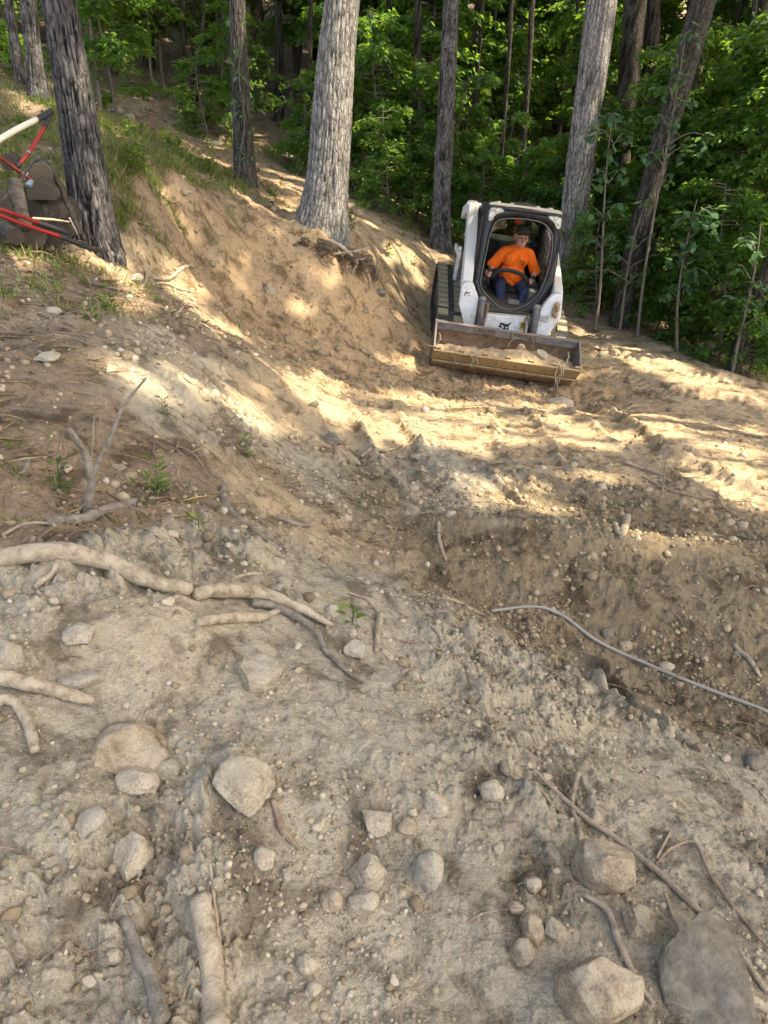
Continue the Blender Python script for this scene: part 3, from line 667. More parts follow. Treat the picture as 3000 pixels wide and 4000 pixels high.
def bev(o, w=.008, seg=2, sub=False):
    fix_normals(o)
    m = o.modifiers.new('bevel', 'BEVEL'); m.width = w; m.segments = seg; m.limit_method = 'ANGLE'; m.angle_limit = RAD(32)
    try: m.harden_normals = False
    except Exception: pass
    o.data.polygons.foreach_set('use_smooth', np.ones(len(o.data.polygons), bool))
    w_ = o.modifiers.new('wn', 'WEIGHTED_NORMAL'); w_.keep_sharp = True
    return o
def P_(name, pieces, m, parent, bw=.006):
    b = MB()
    for p in pieces: b.add(p)
    o = b.build(name, m, parent, False)
    return bev(o, bw) if bw else o

def paint_mat(name, col, dust=(.42,.33,.21), amt=.45, rough=.45, scale=5, chips=None, grime=.55):
    m = mat(name, col, rough, spec=.4)
    n = noise_node(m, scale, 6, .7); r = ramp(m, n.outputs['Fac'], [(.42, (0, 0, 0)), (.78, (amt, amt, amt))])
    g = N(m, 'NewGeometry'); sx = N(m, 'SeparateXYZ'); LK(m, g.outputs['Normal'], sx.inputs[0])
    rz = ramp(m, sx.outputs['Z'], [(.2, (0, 0, 0)), (.9, (.75, .75, .75))])
    ad = N(m, 'Math', operation='MAXIMUM'); LK(m, r.outputs[0], ad.inputs[0]); LK(m, rz.outputs[0], ad.inputs[1])
    tcz = N(m, 'TexCoord'); sz = N(m, 'SeparateXYZ'); LK(m, tcz.outputs['Object'], sz.inputs[0]); ng = noise_node(m, 11, 6, .75)
    mz = N(m, 'MapRange'); LK(m, sz.outputs['Z'], mz.inputs[0]); mz.inputs[1].default_value = 1.5; mz.inputs[2].default_value = .35; mz.inputs[3].default_value = -.22; mz.inputs[4].default_value = .10
    az_ = N(m, 'Math', operation='ADD'); LK(m, ng.outputs['Fac'], az_.inputs[0]); LK(m, mz.outputs[0], az_.inputs[1])
    gr = ramp(m, az_.outputs[0], [(.47, (0, 0, 0)), (.62, (grime,)*3)]); mg = N(m, 'Math', operation='MAXIMUM'); LK(m, ad.outputs[0], mg.inputs[0]); LK(m, gr.outputs[0], mg.inputs[1]); ad = mg
    c = mixc(m, ad.outputs[0], col, dust)
    if chips:
        n2 = noise_node(m, 38, 3, .6); r2 = ramp(m, n2.outputs['Fac'], [(.70, (0, 0, 0)), (.73, (1, 1, 1))]); c = mixc(m, r2.outputs[0], c, chips)
    LK(m, c, bsdf(m).inputs['Base Color'])
    rr = ramp(m, ad.outputs[0], [(0, (rough,)*3), (.6, (.9, .9, .9))]); LK(m, rr.outputs[0], bsdf(m).inputs['Roughness'])
    n3 = noise_node(m, 60, 4, .7); bump(m, n3.outputs['Fac'], .12, .004)
    return m
M_white = paint_mat('white_paint', (.70,.73,.75), amt=.7, chips=(.20,.13,.08))
M_black = paint_mat('black_frame', (.007,.0075,.009), dust=(.075,.06,.042), amt=.22, rough=.32, scale=7, chips=(.25,.2,.15))
M_dark = paint_mat('dark_interior', (.018,.018,.018), dust=(.10,.08,.055), amt=.5, rough=.8)
M_steel = paint_mat('worn_steel', (.060,.064,.075), dust=(.26,.21,.16), amt=.6, rough=.4, scale=9, chips=(.4,.38,.36))
M_rust = speckled('bucket_steel', (.10,.07,.05), (.22,.14,.085), 9, .7, .3, .01, c3=(.30,.20,.12))
M_edge = speckled('dusty_edge', (.30,.20,.095), (.42,.30,.155), 12, .8, .6, .01, c3=(.20,.13,.07))
M_rubber = speckled('dusty_rubber', (.20,.17,.11), (.30,.26,.175), 10, .9, .3, .008)
M_rubber2 = speckled('track_core', (.025,.024,.022), (.055,.05,.042), 14, .8, .3, .006)
M_brownmetal = speckled('rusty_fitting', (.20,.12,.06), (.36,.25,.14), 30, .6, .3, .004)
M_decal = mat('decal_white', (.72,.71,.68), .5); M_decalred = mat('decal_red', (.45,.10,.08), .5); M_decalblk = mat('decal_black', (.02,.02,.022), .5)
M_yellow = speckled('warning_yellow', (.55,.42,.03), (.42,.31,.04), 40, .6)
M_roof = speckled('dusty_roof', (.46,.38,.27), (.56,.48,.36), 8, .9, .5, .01, c3=(.36,.30,.2))
M_hose = speckled('hose_rubber', (.10,.07,.045), (.22,.15,.09), 20, .8)
M_orange = mat('orange_sign', (.85,.13,.02), .6)
def glass_mat(name, tint, gloss=.12):
    m = bpy.data.materials.new(name); m.use_nodes = True; t = m.node_tree; t.nodes.remove(t.nodes['Principled BSDF'])
    a = t.nodes.new('ShaderNodeBsdfTransparent'); a.inputs[0].default_value = (*tint, 1)
    g = t.nodes.new('ShaderNodeBsdfGlossy'); g.inputs[1].default_value = .05; x = t.nodes.new('ShaderNodeMixShader'); x.inputs[0].default_value = gloss
    t.links.new(a.outputs[0], x.inputs[1]); t.links.new(g.outputs[0], x.inputs[2]); t.links.new(x.outputs[0], t.nodes['Material Output'].inputs[0]); return m
M_glass = glass_mat('rear_glass', (.55,.62,.55), .10)
def lens_mat():
    m = mat('headlight_lens', (.78,.74,.66), .12, spec=.7)
    n = noise_node(m, 26, 3, .6); r = ramp(m, n.outputs['Fac'], [(.36, (.22,.18,.12)), (.50, (.46,.42,.34)), (.66, (.66,.63,.56))]); LK(m, r.outputs[0], bsdf(m).inputs['Base Color']); bump(m, n.outputs['Fac'], .5, .02); return m
M_lens = lens_mat()

def slope_roof():
    V, F = prism([(-.52, 1.945), (.52, 1.965), (.50, 2.005), (.44, 2.02), (-.44, 2.0), (-.50, 1.985)], -.62, .66, 'y')
    V[:, 2] -= (V[:, 1]+.62)*.215; return V, F
def build_loader():
    L = bpy.data.objects.new('track_loader', None); C.objects.link(L); L.matrix_world = LM
    tag(L, 'white and black compact track loader with its dirt filled bucket lowered', 'loader')
    # --- tracks
    prof = []
    for a in np.linspace(-90, -270, 13): prof.append((-.72+.27*math.cos(RAD(a)), .27+.27*math.sin(RAD(a))))
    for a in np.linspace(90, -90, 13): prof.append((.80+.32*math.cos(RAD(a)), .36+.36*math.sin(RAD(a))))
    prof = np.array(prof); pc = np.concatenate([prof, prof[:1]]); sl = np.concatenate([[0], np.cumsum(np.hypot(*np.diff(pc, axis=0).T))])
    def on(s):
        s = s % sl[-1]; p = np.array([np.interp(s, sl, pc[:, 0]), np.interp(s, sl, pc[:, 1])]); q = np.array([np.interp((s+.03) % sl[-1], sl, pc[:, 0]), np.interp((s+.03) % sl[-1], sl, pc[:, 1])])
        d = q-p; d /= np.hypot(*d)+1e-9; return p, d
    nl = int(sl[-1]/.17)
    lug_me = {}
    for side in (-1, 1):
        xo, xi = .955*side, .565*side; x0, x1 = min(xo, xi), max(xo, xi)
        inner = pc[:-1]*1.0
        outer = prof; cen = prof.mean(0); ins = []
        for k in range(len(prof)):
            d = prof[(k+1) % len(prof)]-prof[k-1]; n_ = np.array([d[1], -d[0]]); n_ /= np.hypot(*n_)+1e-9
            if np.dot(n_, prof[k]-cen) < 0: n_ = -n_
            ins.append(prof[k]-n_*.035)
        ins = np.array(ins); V = []; F = []; n = len(prof)
        for xx in (x0, x1):
            for p in outer: V.append((xx, p[0], p[1]))
            for p in ins: V.append((xx, p[0], p[1]))
        for k in range(n):
            j = (k+1) % n
            F += [(k, j, 2*n+j, 2*n+k), (n+k, 3*n+k, 3*n+j, n+j), (k, n+k, n+j, j), (2*n+k, 2*n+j, 3*n+j, 3*n+k)]
        tr = mesh_obj('track', V, F, M_rubber2, L, False); fix_normals(tr)
        tr['label'] = 'dusty rubber crawler track'
        for k in range(nl):
            p, d = on(k*sl[-1]/nl); n_ = np.array([-d[1], d[0]])
            if np.dot(n_, p-cen) < 0: n_ = -n_
            ang = math.atan2(d[1], d[0])
            for q, (xa, xb, sh) in enumerate([(.955, .80, 0), (.715, .565, .085)]):
                key = (q, side)
                p2, d2 = on(k*sl[-1]/nl+sh); n2 = np.array([-d2[1], d2[0]])
                if np.dot(n2, p2-cen) < 0: n2 = -n2
                if key not in lug_me:
                    xc = (xa+xb)/2*side
                    V0, F0 = box((0, 0, .010), (xa-xb, .105, .030)); V0 = np.array(V0); V0[[1, 3, 5, 7], 1] *= .8; V0[[1, 3, 5, 7], 0] *= .96
                    # a sipe cut into the outer end of the block
                    o = mesh_obj('tread_block', V0, F0, M_rubber, tr, False); fix_normals(o); lug_me[key] = o.data
                else:
                    o = bpy.data.objects.new('tread_block', lug_me[key]); C.objects.link(o); o.parent = tr
                xc = (xa+xb)/2*side
                ey = Vector((0, d2[0], d2[1])); ez = Vector((0, n2[0], n2[1])); ex = ey.cross(ez)
                o.matrix_local = Matrix(((ex.x, ey.x, ez.x, xc), (ex.y, ey.y, ez.y, p2[0]), (ex.z, ey.z, ez.z, p2[1]), (0, 0, 0, 1)))
        for yy, rr in ((-.72, .23), (.80, .26), (-.3, .12), (.05, .12), (.4, .12)):
            w = P_('track_wheel', [cyl((x0+.06, yy, rr+.035), (x1-.06, yy, rr+.035), rr, seg=20)], M_steel, tr, .006)
        P_('track_frame', [box(((x0+x1)/2, .05, .30), (.22, 1.25, .16))], M_dark, L, .02)
    # --- chassis
    P_('chassis', [box((0, -.1, .42), (1.02, 1.75, .50)), box((0, .85, .85), (1.1, .5, .75))], M_dark, L, .03)
    fp = P_('front_panel', [prism([(-.32, .15), (.34, .15), (.335, .665), (-.30, .625)], -1.12, -1.02, 'y')], M_white, L, .012)
    lg = [(-.078,.522),(-.06,.541),(-.03,.538),(.0,.530),(.025,.524),(.05,.540),(.088,.571),(.066,.520),(.056,.504),(.052,.492),(.062,.497),(.069,.463),(.050,.447),(.036,.452),(.031,.470),(.022,.470),(.020,.448),(.0,.446),(-.018,.462),(-.026,.470),(-.06,.466),(-.085,.482),(-.066,.506)]
    P_('emblem', [prism(lg, -1.126, -1.118, 'y')], M_decalblk, fp, 0)
    P_('emblem_eye', [prism([(-.055,.512),(-.018,.500),(-.002,.488),(-.010,.474),(-.030,.476),(-.046,.494)], -1.130, -1.12, 'y')], M_white, fp, 0)
    P_('emblem_eye', [prism([(.016,.490),(.046,.494),(.048,.480),(.032,.472),(.018,.474)], -1.130, -1.12, 'y')], M_white, fp, 0)
    for a, b in [((-.088,.452),(-.070,.458)), ((-.082,.440),(-.055,.452)), ((-.070,.428),(-.044,.445)), ((.085,.440),(.108,.424)), ((.085,.428),(.096,.416))]:
        P_('emblem_whisker', [cyl((a[0], -1.122, a[1]), (b[0], -1.122, b[1]), .003, seg=5)], M_decalblk, fp, 0)
    yl = P_('warning_label', [prism([(.214,.478),(.300,.483),(.292,.595),(.209,.591)], -1.127, -1.118, 'y')], M_yellow, fp, 0)
    P_('hazard_sign', [prism([(.232,.555),(.272,.557),(.252,.586)], -1.130, -1.12, 'y'), prism([(.226,.545),(.286,.548),(.286,.538),(.226,.535)], -1.130, -1.12, 'y'), prism([(.228,.522),(.280,.525),(.280,.516),(.228,.513)], -1.130, -1.12, 'y')], M_decalblk, fp, 0)
    # --- cab
    O_ = [(-.521,1.928),(-.493,1.971),(.463,1.99),(.523,1.958),(.536,1.886),(.535,1.75),(.564,1.535),(.587,1.343),(.593,1.088),(.564,.912),(.504,.765),(.388,.653),(.275,.591),(.154,.569),(.029,.56),(-.136,.596),(-.274,.657),(-.438,.773),(-.495,.866),(-.521,.963),(-.524,1.217),(-.527,1.467),(-.536,1.738)]
    I_ = [(-.295,1.812),(-.091,1.842),(.179,1.85),(.305,1.827),(.414,1.747),(.454,1.643),(.48,1.468),(.469,1.185),(.427,.965),(.394,.903),(.295,.787),(.143,.693),(.02,.679),(-.107,.688),(-.216,.76),(-.342,.844),(-.399,.894),(-.428,.962),(-.437,1.088),(-.429,1.202),(-.422,1.399),(-.423,1.55),(-.396,1.717),(-.355,1.776)]
    cc = np.array([.02, 1.27]); nn = 96
    ro = polar_resample(chaikin(O_, 1), cc, nn); ri = polar_resample(chaikin(I_, 1), cc, nn)
    def yi(z): return -.95+(z-.55)*.234
    V = []
    for ring, off in ((ro, 0), (ri, 0), (ri+(cc-ri)*.0, .13), (ro, .16)):
        for (x, z) in ring: V.append((x, yi(z)+off, z))
    # rounded lip: a middle ring slightly proud
    mid = ro*.45+ri*.55
    for (x, z) in mid: V.append((x, yi(z)-.012, z))
    F = []
    for k in range(nn):
        j = (k+1) % nn; a, b, c_, d, e = 0, nn, 2*nn, 3*nn, 4*nn
        F += [(a+k, a+j, e+j, e+k), (e+k, e+j, b+j, b+k), (b+k, b+j, c_+j, c_+k), (d+k, d+j, a+j, a+k)]
    fr = mesh_obj('cab_frame', V, F, M_black, L, True); fix_normals(fr)
    # door seal: thin pale-worn bead round the opening
    seal = np.array([(x, yi(z)-.010, z) for x, z in ri]); s2 = np.concatenate([seal, seal[:3]])
    sl_ = MB(); sl_.tube(s2, .009, 6, False); sl_.build('door_seal', M_steel, fr)
    # posts, walls, roof, floor
    P_('roof', [slope_roof()], M_roof, L, .015)
    rp = MB()
    for k in range(5): rp.add(box((-.36+.18*k, 0, 1.875+.004*k), (.05, 1.1, .03), Matrix.Rotation(-.212, 3, 'X')))
    bev(rp.build('roof_rib', M_roof, L, False), .006)
    P_('roof_header', [prism([(-.30, 1.925), (.32, 1.94), (.32, 1.975), (-.30, 1.96)], -.68, -.60, 'y')], M_black, L, .01)
    for sx_, x_ in ((-1, -.50), (1, .545)):
        P_('side_panel', [box((x_, -.05, .80), (.045, 1.30, .36)), box((x_, .50, 1.22), (.05, .20, .95)), box((x_-.01*sx_, -.03, 1.80), (.05, 1.22, .14), Matrix.Rotation(-.212, 3, 'X'))], M_dark, L, .012)
        sc = MB(); 
        for k in range(12):
            z0 = .98+k*.065; sc.tube([(x_, -.66+.15*(z0-.98), z0), (x_, .40, z0+.02)], .006, 5)
        for k in range(9):
            y0 = -.60+k*.125; sc.tube([(x_, y0, .96), (x_, y0+.05, 1.80-.2*(y0+.62))], .005, 5)
        sc.build('side_screen', M_steel, L)
    P_('rear_wall', [box((.03, .62, .98), (1.06, .05, .56)), box((.03, .62, 1.655), (1.06, .05, .10)), box((-.42, .62, 1.43), (.16, .05, .45)), box((.545, .62, 1.43), (.09, .05, .45))], M_dark, L, .01)
    P_('rear_window', [prism(chaikin([(-.35, 1.235), (.50, 1.235), (.51, 1.50), (.42, 1.62), (-.25, 1.62), (-.36, 1.50)], 2), .615, .621, 'y')], M_glass, L, 0)
    wf = np.array([(x, .60, z) for x, z in chaikin([(-.35, 1.235), (.50, 1.235), (.51, 1.50), (.42, 1.62), (-.25, 1.62), (-.36, 1.50)], 2)])
    g = MB(); g.tube(np.concatenate([wf, wf[:2]]), .016, 6, False); g.build('window_gasket', M_dark, L)
    P_('orange_tag', [prism([(.08, 1.545), (.19, 1.55), (.165, 1.612), (.11, 1.61)], .585, .595, 'y')], M_orange, L, 0)
    P_('engine_hood', [box((0, .92, 1.05), (1.0, .5, .36))], M_white, L, .04)
    P_('cab_floor', [box((.02, -.35, .60), (.95, 1.1, .05))], M_dark, L, .01)
    P_('foot_rest', [box((.14, -.62, .70), (.16, .10, .02), Matrix.Rotation(.5, 3, 'X')), box((.14, -.58, .66), (.18, .10, .02), Matrix.Rotation(.5, 3, 'X'))], M_steel, L, .004)
    st = P_('seat', [box((.12, .12, .74), (.50, .46, .14)), box((.12, .36, 1.02), (.48, .12, .56), Matrix.Rotation(-.15, 3, 'X'))], M_dark, L, .04)
    P_('document_box', [box((-.33, .52, 1.12), (.16, .10, .24))], speckled('brown_box', (.14,.10,.05), (.20,.14,.07), 12), L, .01)
    P_('arm_console', [box((-.33, -.08, .80), (.14, .5, .22))], M_dark, L, .03)
    P_('arm_console', [box((.45, -.08, .80), (.12, .5, .22))], M_dark, L, .03)
    P_('side_box', [box((.42, -.45, .78), (.14, .16, .18))], speckled('grey_box', (.13,.125,.11), (.19,.18,.15), 10), L, .012)
    # lap bar
    lb = [(-.31, .05, .93), (-.27, -.22, .90), (-.22, -.33, .93), (-.146, -.34, 1.03), (-.05, -.345, 1.065), (.08, -.345, 1.065), (.20, -.34, 1.04), (.29, -.335, .985), (.335, -.33, .92), (.40, -.20, .88), (.43, .05, .93)]
    from mathutils.geometry import interpolate_bezier
    def spline(P, n=40):
        P = np.array(P, float); t = np.arange(len(P)); u = np.linspace(0, len(P)-1, n); out = []
        for k in range(3):
            m_ = np.gradient(P[:, k]); i = np.clip(u.astype(int), 0, len(P)-2); f = u-i
            h00 = 2*f**3-3*f**2+1; h10 = f**3-2*f**2+f; h01 = -2*f**3+3*f**2; h11 = f**3-f**2
            out.append(h00*P[i, k]+h10*m_[i]+h01*P[i+1, k]+h11*m_[i+1])
        return np.stack(out, -1)
    globals()['spline'] = spline
    b = MB(); b.tube(spline(lb, 46), .030, 12); b.build('lap_bar', M_dark, L)
    for x_, y_, z_ in ((-.262, -.30, .985), (.378, -.30, .965)):
        j = MB(); j.tube([(x_, y_, z_-.16), (x_, y_, z_-.03)], [.05, .022], 12); j.tube(spline([(x_, y_, z_-.05), (x_, y_-.005, z_+.01), (x_+.004, y_-.02, z_+.05), (x_+.004, y_-.035, z_+.068)], 9), [.022, .026, .028, .030, .032, .034, .034, .030, .018], 12)
        jo = j.build('joystick', M_dark, L)
    # headlights
    hL = [(-.491,1.925),(-.412,1.943),(-.30,1.942),(-.279,1.901),(-.366,1.866),(-.404,1.83),(-.423,1.774),(-.465,1.761),(-.483,1.792)]
    hR = [(.318,1.932),(.397,1.947),(.51,1.947),(.524,1.871),(.524,1.796),(.464,1.792),(.429,1.844),(.391,1.879),(.333,1.901)]
    for h in (hL, hR):
        c0 = np.mean(h, 0); hs = chaikin(h, 1); big = c0+(hs-c0)*1.13
        V = []; F = []; n = len(hs)
        for ring, off in ((big, .02), (big, -.032), (hs, -.034), (hs, -.02)):
            for x, z in ring: V.append((x, yi(z)+off, z))
        for q in range(3):
            for k in range(n): j = (k+1) % n; F.append((q*n+k, q*n+j, (q+1)*n+j, (q+1)*n+k))
        hd = mesh_obj('headlight', V, F, M_black, L, False); fix_normals(hd)
        V = [(x, yi(z)-.022, z) for x, z in hs]+[(x, yi(z)-.030, z) for x, z in c0+(hs-c0)*.8]+[(c0[0], yi(c0[1])-.034, c0[1])]
        F = [(k, (k+1) % n, n+(k+1) % n, n+k) for k in range(n)]+[(n+k, n+(k+1) % n, 2*n) for k in range(n)]
        ln = mesh_obj('lens', V, F, M_lens, hd, True); fix_normals(ln)
        P_('bulb_reflector', [cyl((c0[0]+.0, yi(c0[1]+.02)-.036, c0[1]+.022), (c0[0], yi(c0[1]+.02)-.030, c0[1]+.022), .028, seg=14)], M_lens, hd, 0)
    hs_ = MB(); hs_.tube(spline([(x, yi(z)-.02, z) for x, z in [(.50,1.752),(.53,1.756),(.550,1.711),(.552,1.616),(.527,1.334),(.509,1.148),(.495,1.14)]], 30), .011, 8); hs_.build('cab_cable', M_dark, L)
    # --- lift arms
    for s, x0, x1 in ((-1, -.70, -.555), (1, .60, .725)):
        beam = [(-1.06, .93), (-.95, 1.05), (-.48, 1.44), (.12, 1.80), (.30, 1.82), (1.05, 1.58), (1.05, 1.40), (.25, 1.66), (-.35, 1.26), (-.80, .86)] if s < 0 else [(-1.06, .93), (-.94, 1.07), (.10, 1.42), (1.05, 1.58), (1.05, 1.38), (.10, 1.22), (-.80, .86)]
        arm = P_('lift_arm', [prism(beam, x0, x1, 'x')], M_white, L, .018)
        if s < 0: pl = [(-.701,1.009),(-.66,1.035),(-.585,1.035),(-.553,1.015),(-.446,.836),(-.43,.36),(-.536,.36),(-.704,.721),(-.714,.962)]
        else: pl = [(.542,1.028),(.60,1.062),(.665,1.062),(.692,1.035),(.738,.736),(.725,.70),(.599,.36),(.462,.36),(.439,.815),(.492,.93)]
        plate = P_('arm_plate', [prism(pl, -1.16, -1.06, 'y')], M_white, arm, .014)
        P_('arm_flange', [box((x0-.01 if s < 0 else x1+.01, .45, 1.05), (.035, .9, .10), Matrix.Rotation(-.1, 3, 'X')),
                          box((x0+.0 if s < 0 else x1, .2, .92), (.05, .06, .5))], M_white, arm, .008)
        P_('pivot_pin', [cyl((x0-.02, .2, 1.78), (-.50, .2, 1.78), .035, seg=16)] if s < 0 else [cyl((x1+.02, .9, 1.48), (.56, .9, 1.48), .035, seg=16)], M_white, arm, .006)
        if s < 0:
            d = P_('decal', [prism([(-.674,.836),(-.540,.848),(-.551,.937),(-.687,.924)], -1.166, -1.158, 'y')], M_decal, arm, 0)
            P_('decal', [prism([(-.655,.862),(-.64,.86),(-.63,.905),(-.645,.91)], -1.169, -1.16, 'y'), prism([(-.640,.895),(-.575,.900),(-.577,.908),(-.64,.904)], -1.169, -1.16, 'y'), prism([(-.640,.880),(-.585,.885),(-.586,.892),(-.64,.887)], -1.169, -1.16, 'y'), prism([(-.615,.855),(-.560,.860),(-.561,.866),(-.615,.861)], -1.169, -1.16, 'y')], M_decalblk, arm, 0)
            P_('decal', [prism([(-.638,.905),(-.628,.905),(-.622,.922),(-.63,.928)], -1.169, -1.16, 'y'), prism([(-.66,.848),(-.645,.846),(-.635,.868),(-.642,.872)], -1.169, -1.16, 'y')], M_decalred, arm, 0)
        else:
            ln_ = [cyl((a[0], -1.163, a[1]), (b_[0], -1.163, b_[1]), .003, seg=5) for a, b_ in [((.46,.729),(.561,.728)), ((.561,.728),(.566,.651)), ((.566,.651),(.469,.649)), ((.469,.649),(.46,.729)), ((.463,.697),(.562,.697)), ((.475,.712),(.50,.712)), ((.53,.712),(.55,.712)), ((.475,.68),(.53,.68)), ((.475,.665),(.545,.665))]]
            P_('decal', ln_, M_decalblk, arm, 0)
            cp = P_('coupler_block', [prism(chaikin([(.585,.76),(.66,.745),(.69,.86),(.68,.955),(.63,.965),(.60,.90)], 1), -1.185, -1.155, 'y')], speckled('stained_recess', (.45,.36,.24), (.30,.20,.10), 14), arm, .006)
            for (cx, cz, r_, ln2) in [(.632,.918,.030,.085), (.612,.858,.024,.03), (.660,.855,.020,.05), (.640,.785,.033,.10)]:
                q = MB(); q.tube([(cx, -1.17, cz), (cx, -1.17-ln2*.5, cz-.004), (cx, -1.17-ln2*.5, cz-.004), (cx, -1.17-ln2, cz-.01)], [r_, r_, r_*.72, r_*.68], 16); q.tube([(cx, -1.17-ln2*.3, cz), (cx, -1.17-ln2*.42, cz)], r_*1.18, 16)
                q.build('hydraulic_coupler', M_brownmetal, arm)
    # tilt cylinders and hoses
    for x_, sgn in ((-.392, -1), (.372, 1)):
        b = MB(); b.tube([(x_-.012*sgn*0, -1.16, .86), (x_, -1.22, .78), (x_+.012, -1.30, .40)], [.050, .044, .044], 18); b.tube([(x_-.005, -1.17, .84), (x_, -1.20, .80)], .052, 18)
        tc_ = b.build('tilt_cylinder', M_steel, L); b = MB(); b.tube([(x_+.012, -1.28, .44), (x_+.014, -1.34, .20)], .026, 12); b.build('rod', M_steel, tc_)
    b = MB(); b.tube(spline([(-.335, -1.20, .80), (-.31, -1.22, .77), (-.315, -1.24, .65), (-.325, -1.27, .45)], 16), .022, 10); b.build('hydraulic_hose', M_hose, L)
    b = MB(); b.tube(spline([(.32, -1.20, .58), (.285, -1.22, .68), (.262, -1.22, .70), (.25, -1.22, .64), (.268, -1.22, .55), (.28, -1.25, .40)], 24), .014, 8); b.build('hydraulic_hose', M_hose, L)
    P_('hose_fitting', [cyl((.30, -1.22, .70), (.315, -1.22, .60), .020, seg=10), box((.33, -1.19, .66), (.04, .04, .04))], M_steel, L, .004)
    # --- bucket
    bk = bpy.data.objects.new('bucket', None); C.objects.link(bk); bk.parent = L; bk.location = (0, 0, 0)
    shell = [(-1.95, .305), (-1.90, .245), (-1.78, .12), (-1.66, .025), (-1.55, .0), (-1.46, .03), (-1.41, .12), (-1.41, .30), (-1.44, .44)]
    inn = [(y+.015*(1 if k < 4 else -0.2)-.012*(k >= 5), z+.018) for k, (y, z) in enumerate(shell)]
    poly = shell+inn[::-1]
    V, F = [], []
    for xx in (-.985, .985):
        for y, z in shell: V.append((xx, y, z))
    n = len(shell); F = [(k, k+1, n+k+1, n+k) for k in range(n-1)]
    sh = mesh_obj('bucket_shell', V, F, M_rust, bk, False); sm = sh.modifiers.new('s', 'SOLIDIFY'); sm.thickness = .018; sm.offset = 0
    for k, sx_ in enumerate((-1, 1)):
        sp = [(-1.955, .30), (-1.93, .345), (-1.55, .56), (-1.44, .57), (-1.40, .50), (-1.39, .10), (-1.46, .01), (-1.56, -.02), (-1.68, .01), (-1.80, .11)]
        P_('side_plate', [prism(sp, sx_*.985, sx_*1.008, 'x')], M_steel, bk, .004)
    P_('top_bar', [box((0, -1.475, .505), (1.965, .095, .10)), box((0, -1.50, .555), (1.965, .06, .012))], M_steel, bk, .02)
    edge = [(-1.975, .325), (-1.955, .335), (-1.84, .215), (-1.80, .165), (-1.83, .150), (-1.96, .290)]
    P_('cutting_edge', [prism([(-1.985, .322), (-1.96, .338), (-1.825, .185), (-1.852, .160)], -1.0, 1.0, 'x')], M_edge, bk, .005)
    for k in range(3): P_('wear_strip', [prism([(-1.865+.06*k, .135-.055*k), (-1.84+.06*k, .150-.055*k), (-1.80+.06*k, .112-.055*k), (-1.825+.06*k, .095-.055*k)], -.99, .99, 'x')], M_edge if k == 0 else M_rust, bk, .004)
    tooth = None
    for k in range(7):
        x_ = -.945+k*.316
        V0, F0 = box((0, 0, 0), (.075, .085, .032), Matrix.Rotation(-.85, 3, 'X'))
        if tooth is None: o = mesh_obj('edge_block', V0, F0, M_edge, bk, False); bev(o, .006); tooth = o
        else: o = tooth.copy(); C.objects.link(o); o.parent = bk
        o.location = (x_, -1.925, .335)
    for x_, w_ in ((-.30, .27), (.20, .27)):
        h = P_('step_plate', [box((x_, -1.535, .56), (w_, .012, .012)), box((x_, -1.535, .49), (w_, .012, .012)), box((x_-w_/2, -1.53, .525), (.03, .02, .085)), box((x_+w_/2, -1.53, .525), (.03, .02, .085))]+[cyl((x_-.08+.04*q, -1.525, .53), (x_-.08+.04*q, -1.54, .53), .011, seg=8) for q in range(5)], M_rust, bk, .003)
    return L
LOADER = build_loader()

def put_local(o): o.matrix_world = LM; return o
# soil heaped in the bucket
def bucket_soil():
    xs = np.linspace(-.972, .972, 150); ys = np.linspace(-1.945, -1.425, 60); X, Y = np.meshgrid(xs, ys); x = X.ravel(); y = Y.ravel()
    top = .30+.030*np.sin(x*3.1+.6)+.055*np.exp(-((x-.25)/.22)**2)*np.exp(-((y+1.72)/.16)**2)+.02*fbm(x*1.5, y*1.5, .3, 2, 71)
    z = top+.022*np.abs(fbm(x, y, .09, 3, 72))+.010*np.abs(perlin(x/.02, y/.02))
    z -= .07*smooth(-1.58, -1.43, y) + .02*smooth(.6, .97, np.abs(x))
    z = np.where(y < -1.90, np.minimum(z, .330+(y+1.945)*.3), z)
    V = np.stack([x, y, z], -1); nx, ny = len(xs), len(ys); i = np.arange(ny-1)[:, None]*nx; j = np.arange(nx-1)[None]
    F = np.stack([i+j, i+j+1, i+nx+j+1, i+nx+j], -1).reshape(-1, 4)
    # skirt down so that the heap is solid
    border = np.concatenate([np.arange(nx), np.arange(1, ny)*nx+nx-1, (ny-1)*nx+np.arange(nx-2, -1, -1), np.arange(ny-2, 0, -1)*nx])
    Vb = V[border].copy(); Vb[:, 2] = np.interp(Vb[:, 1], [-1.95, -1.8, -1.66, -1.43], [.30, .16, .05, .08]); n0 = len(V); nb = len(border); k = np.arange(nb)
    F2 = np.stack([border, n0+k, n0+(k+1) % nb, border[(k+1) % nb]], -1)
    m = speckled('bucket_soil', (.36,.24,.125), (.50,.35,.20), 18, .95, .8, .02, c3=(.56,.42,.26))
    o = mesh_obj('soil_heap', np.concatenate([V, Vb]), np.concatenate([F, F2]), m); put_local(o)
    tag(o, 'orange brown soil heaped in the loader bucket', 'soil', kind='stuff')
bucket_soil()

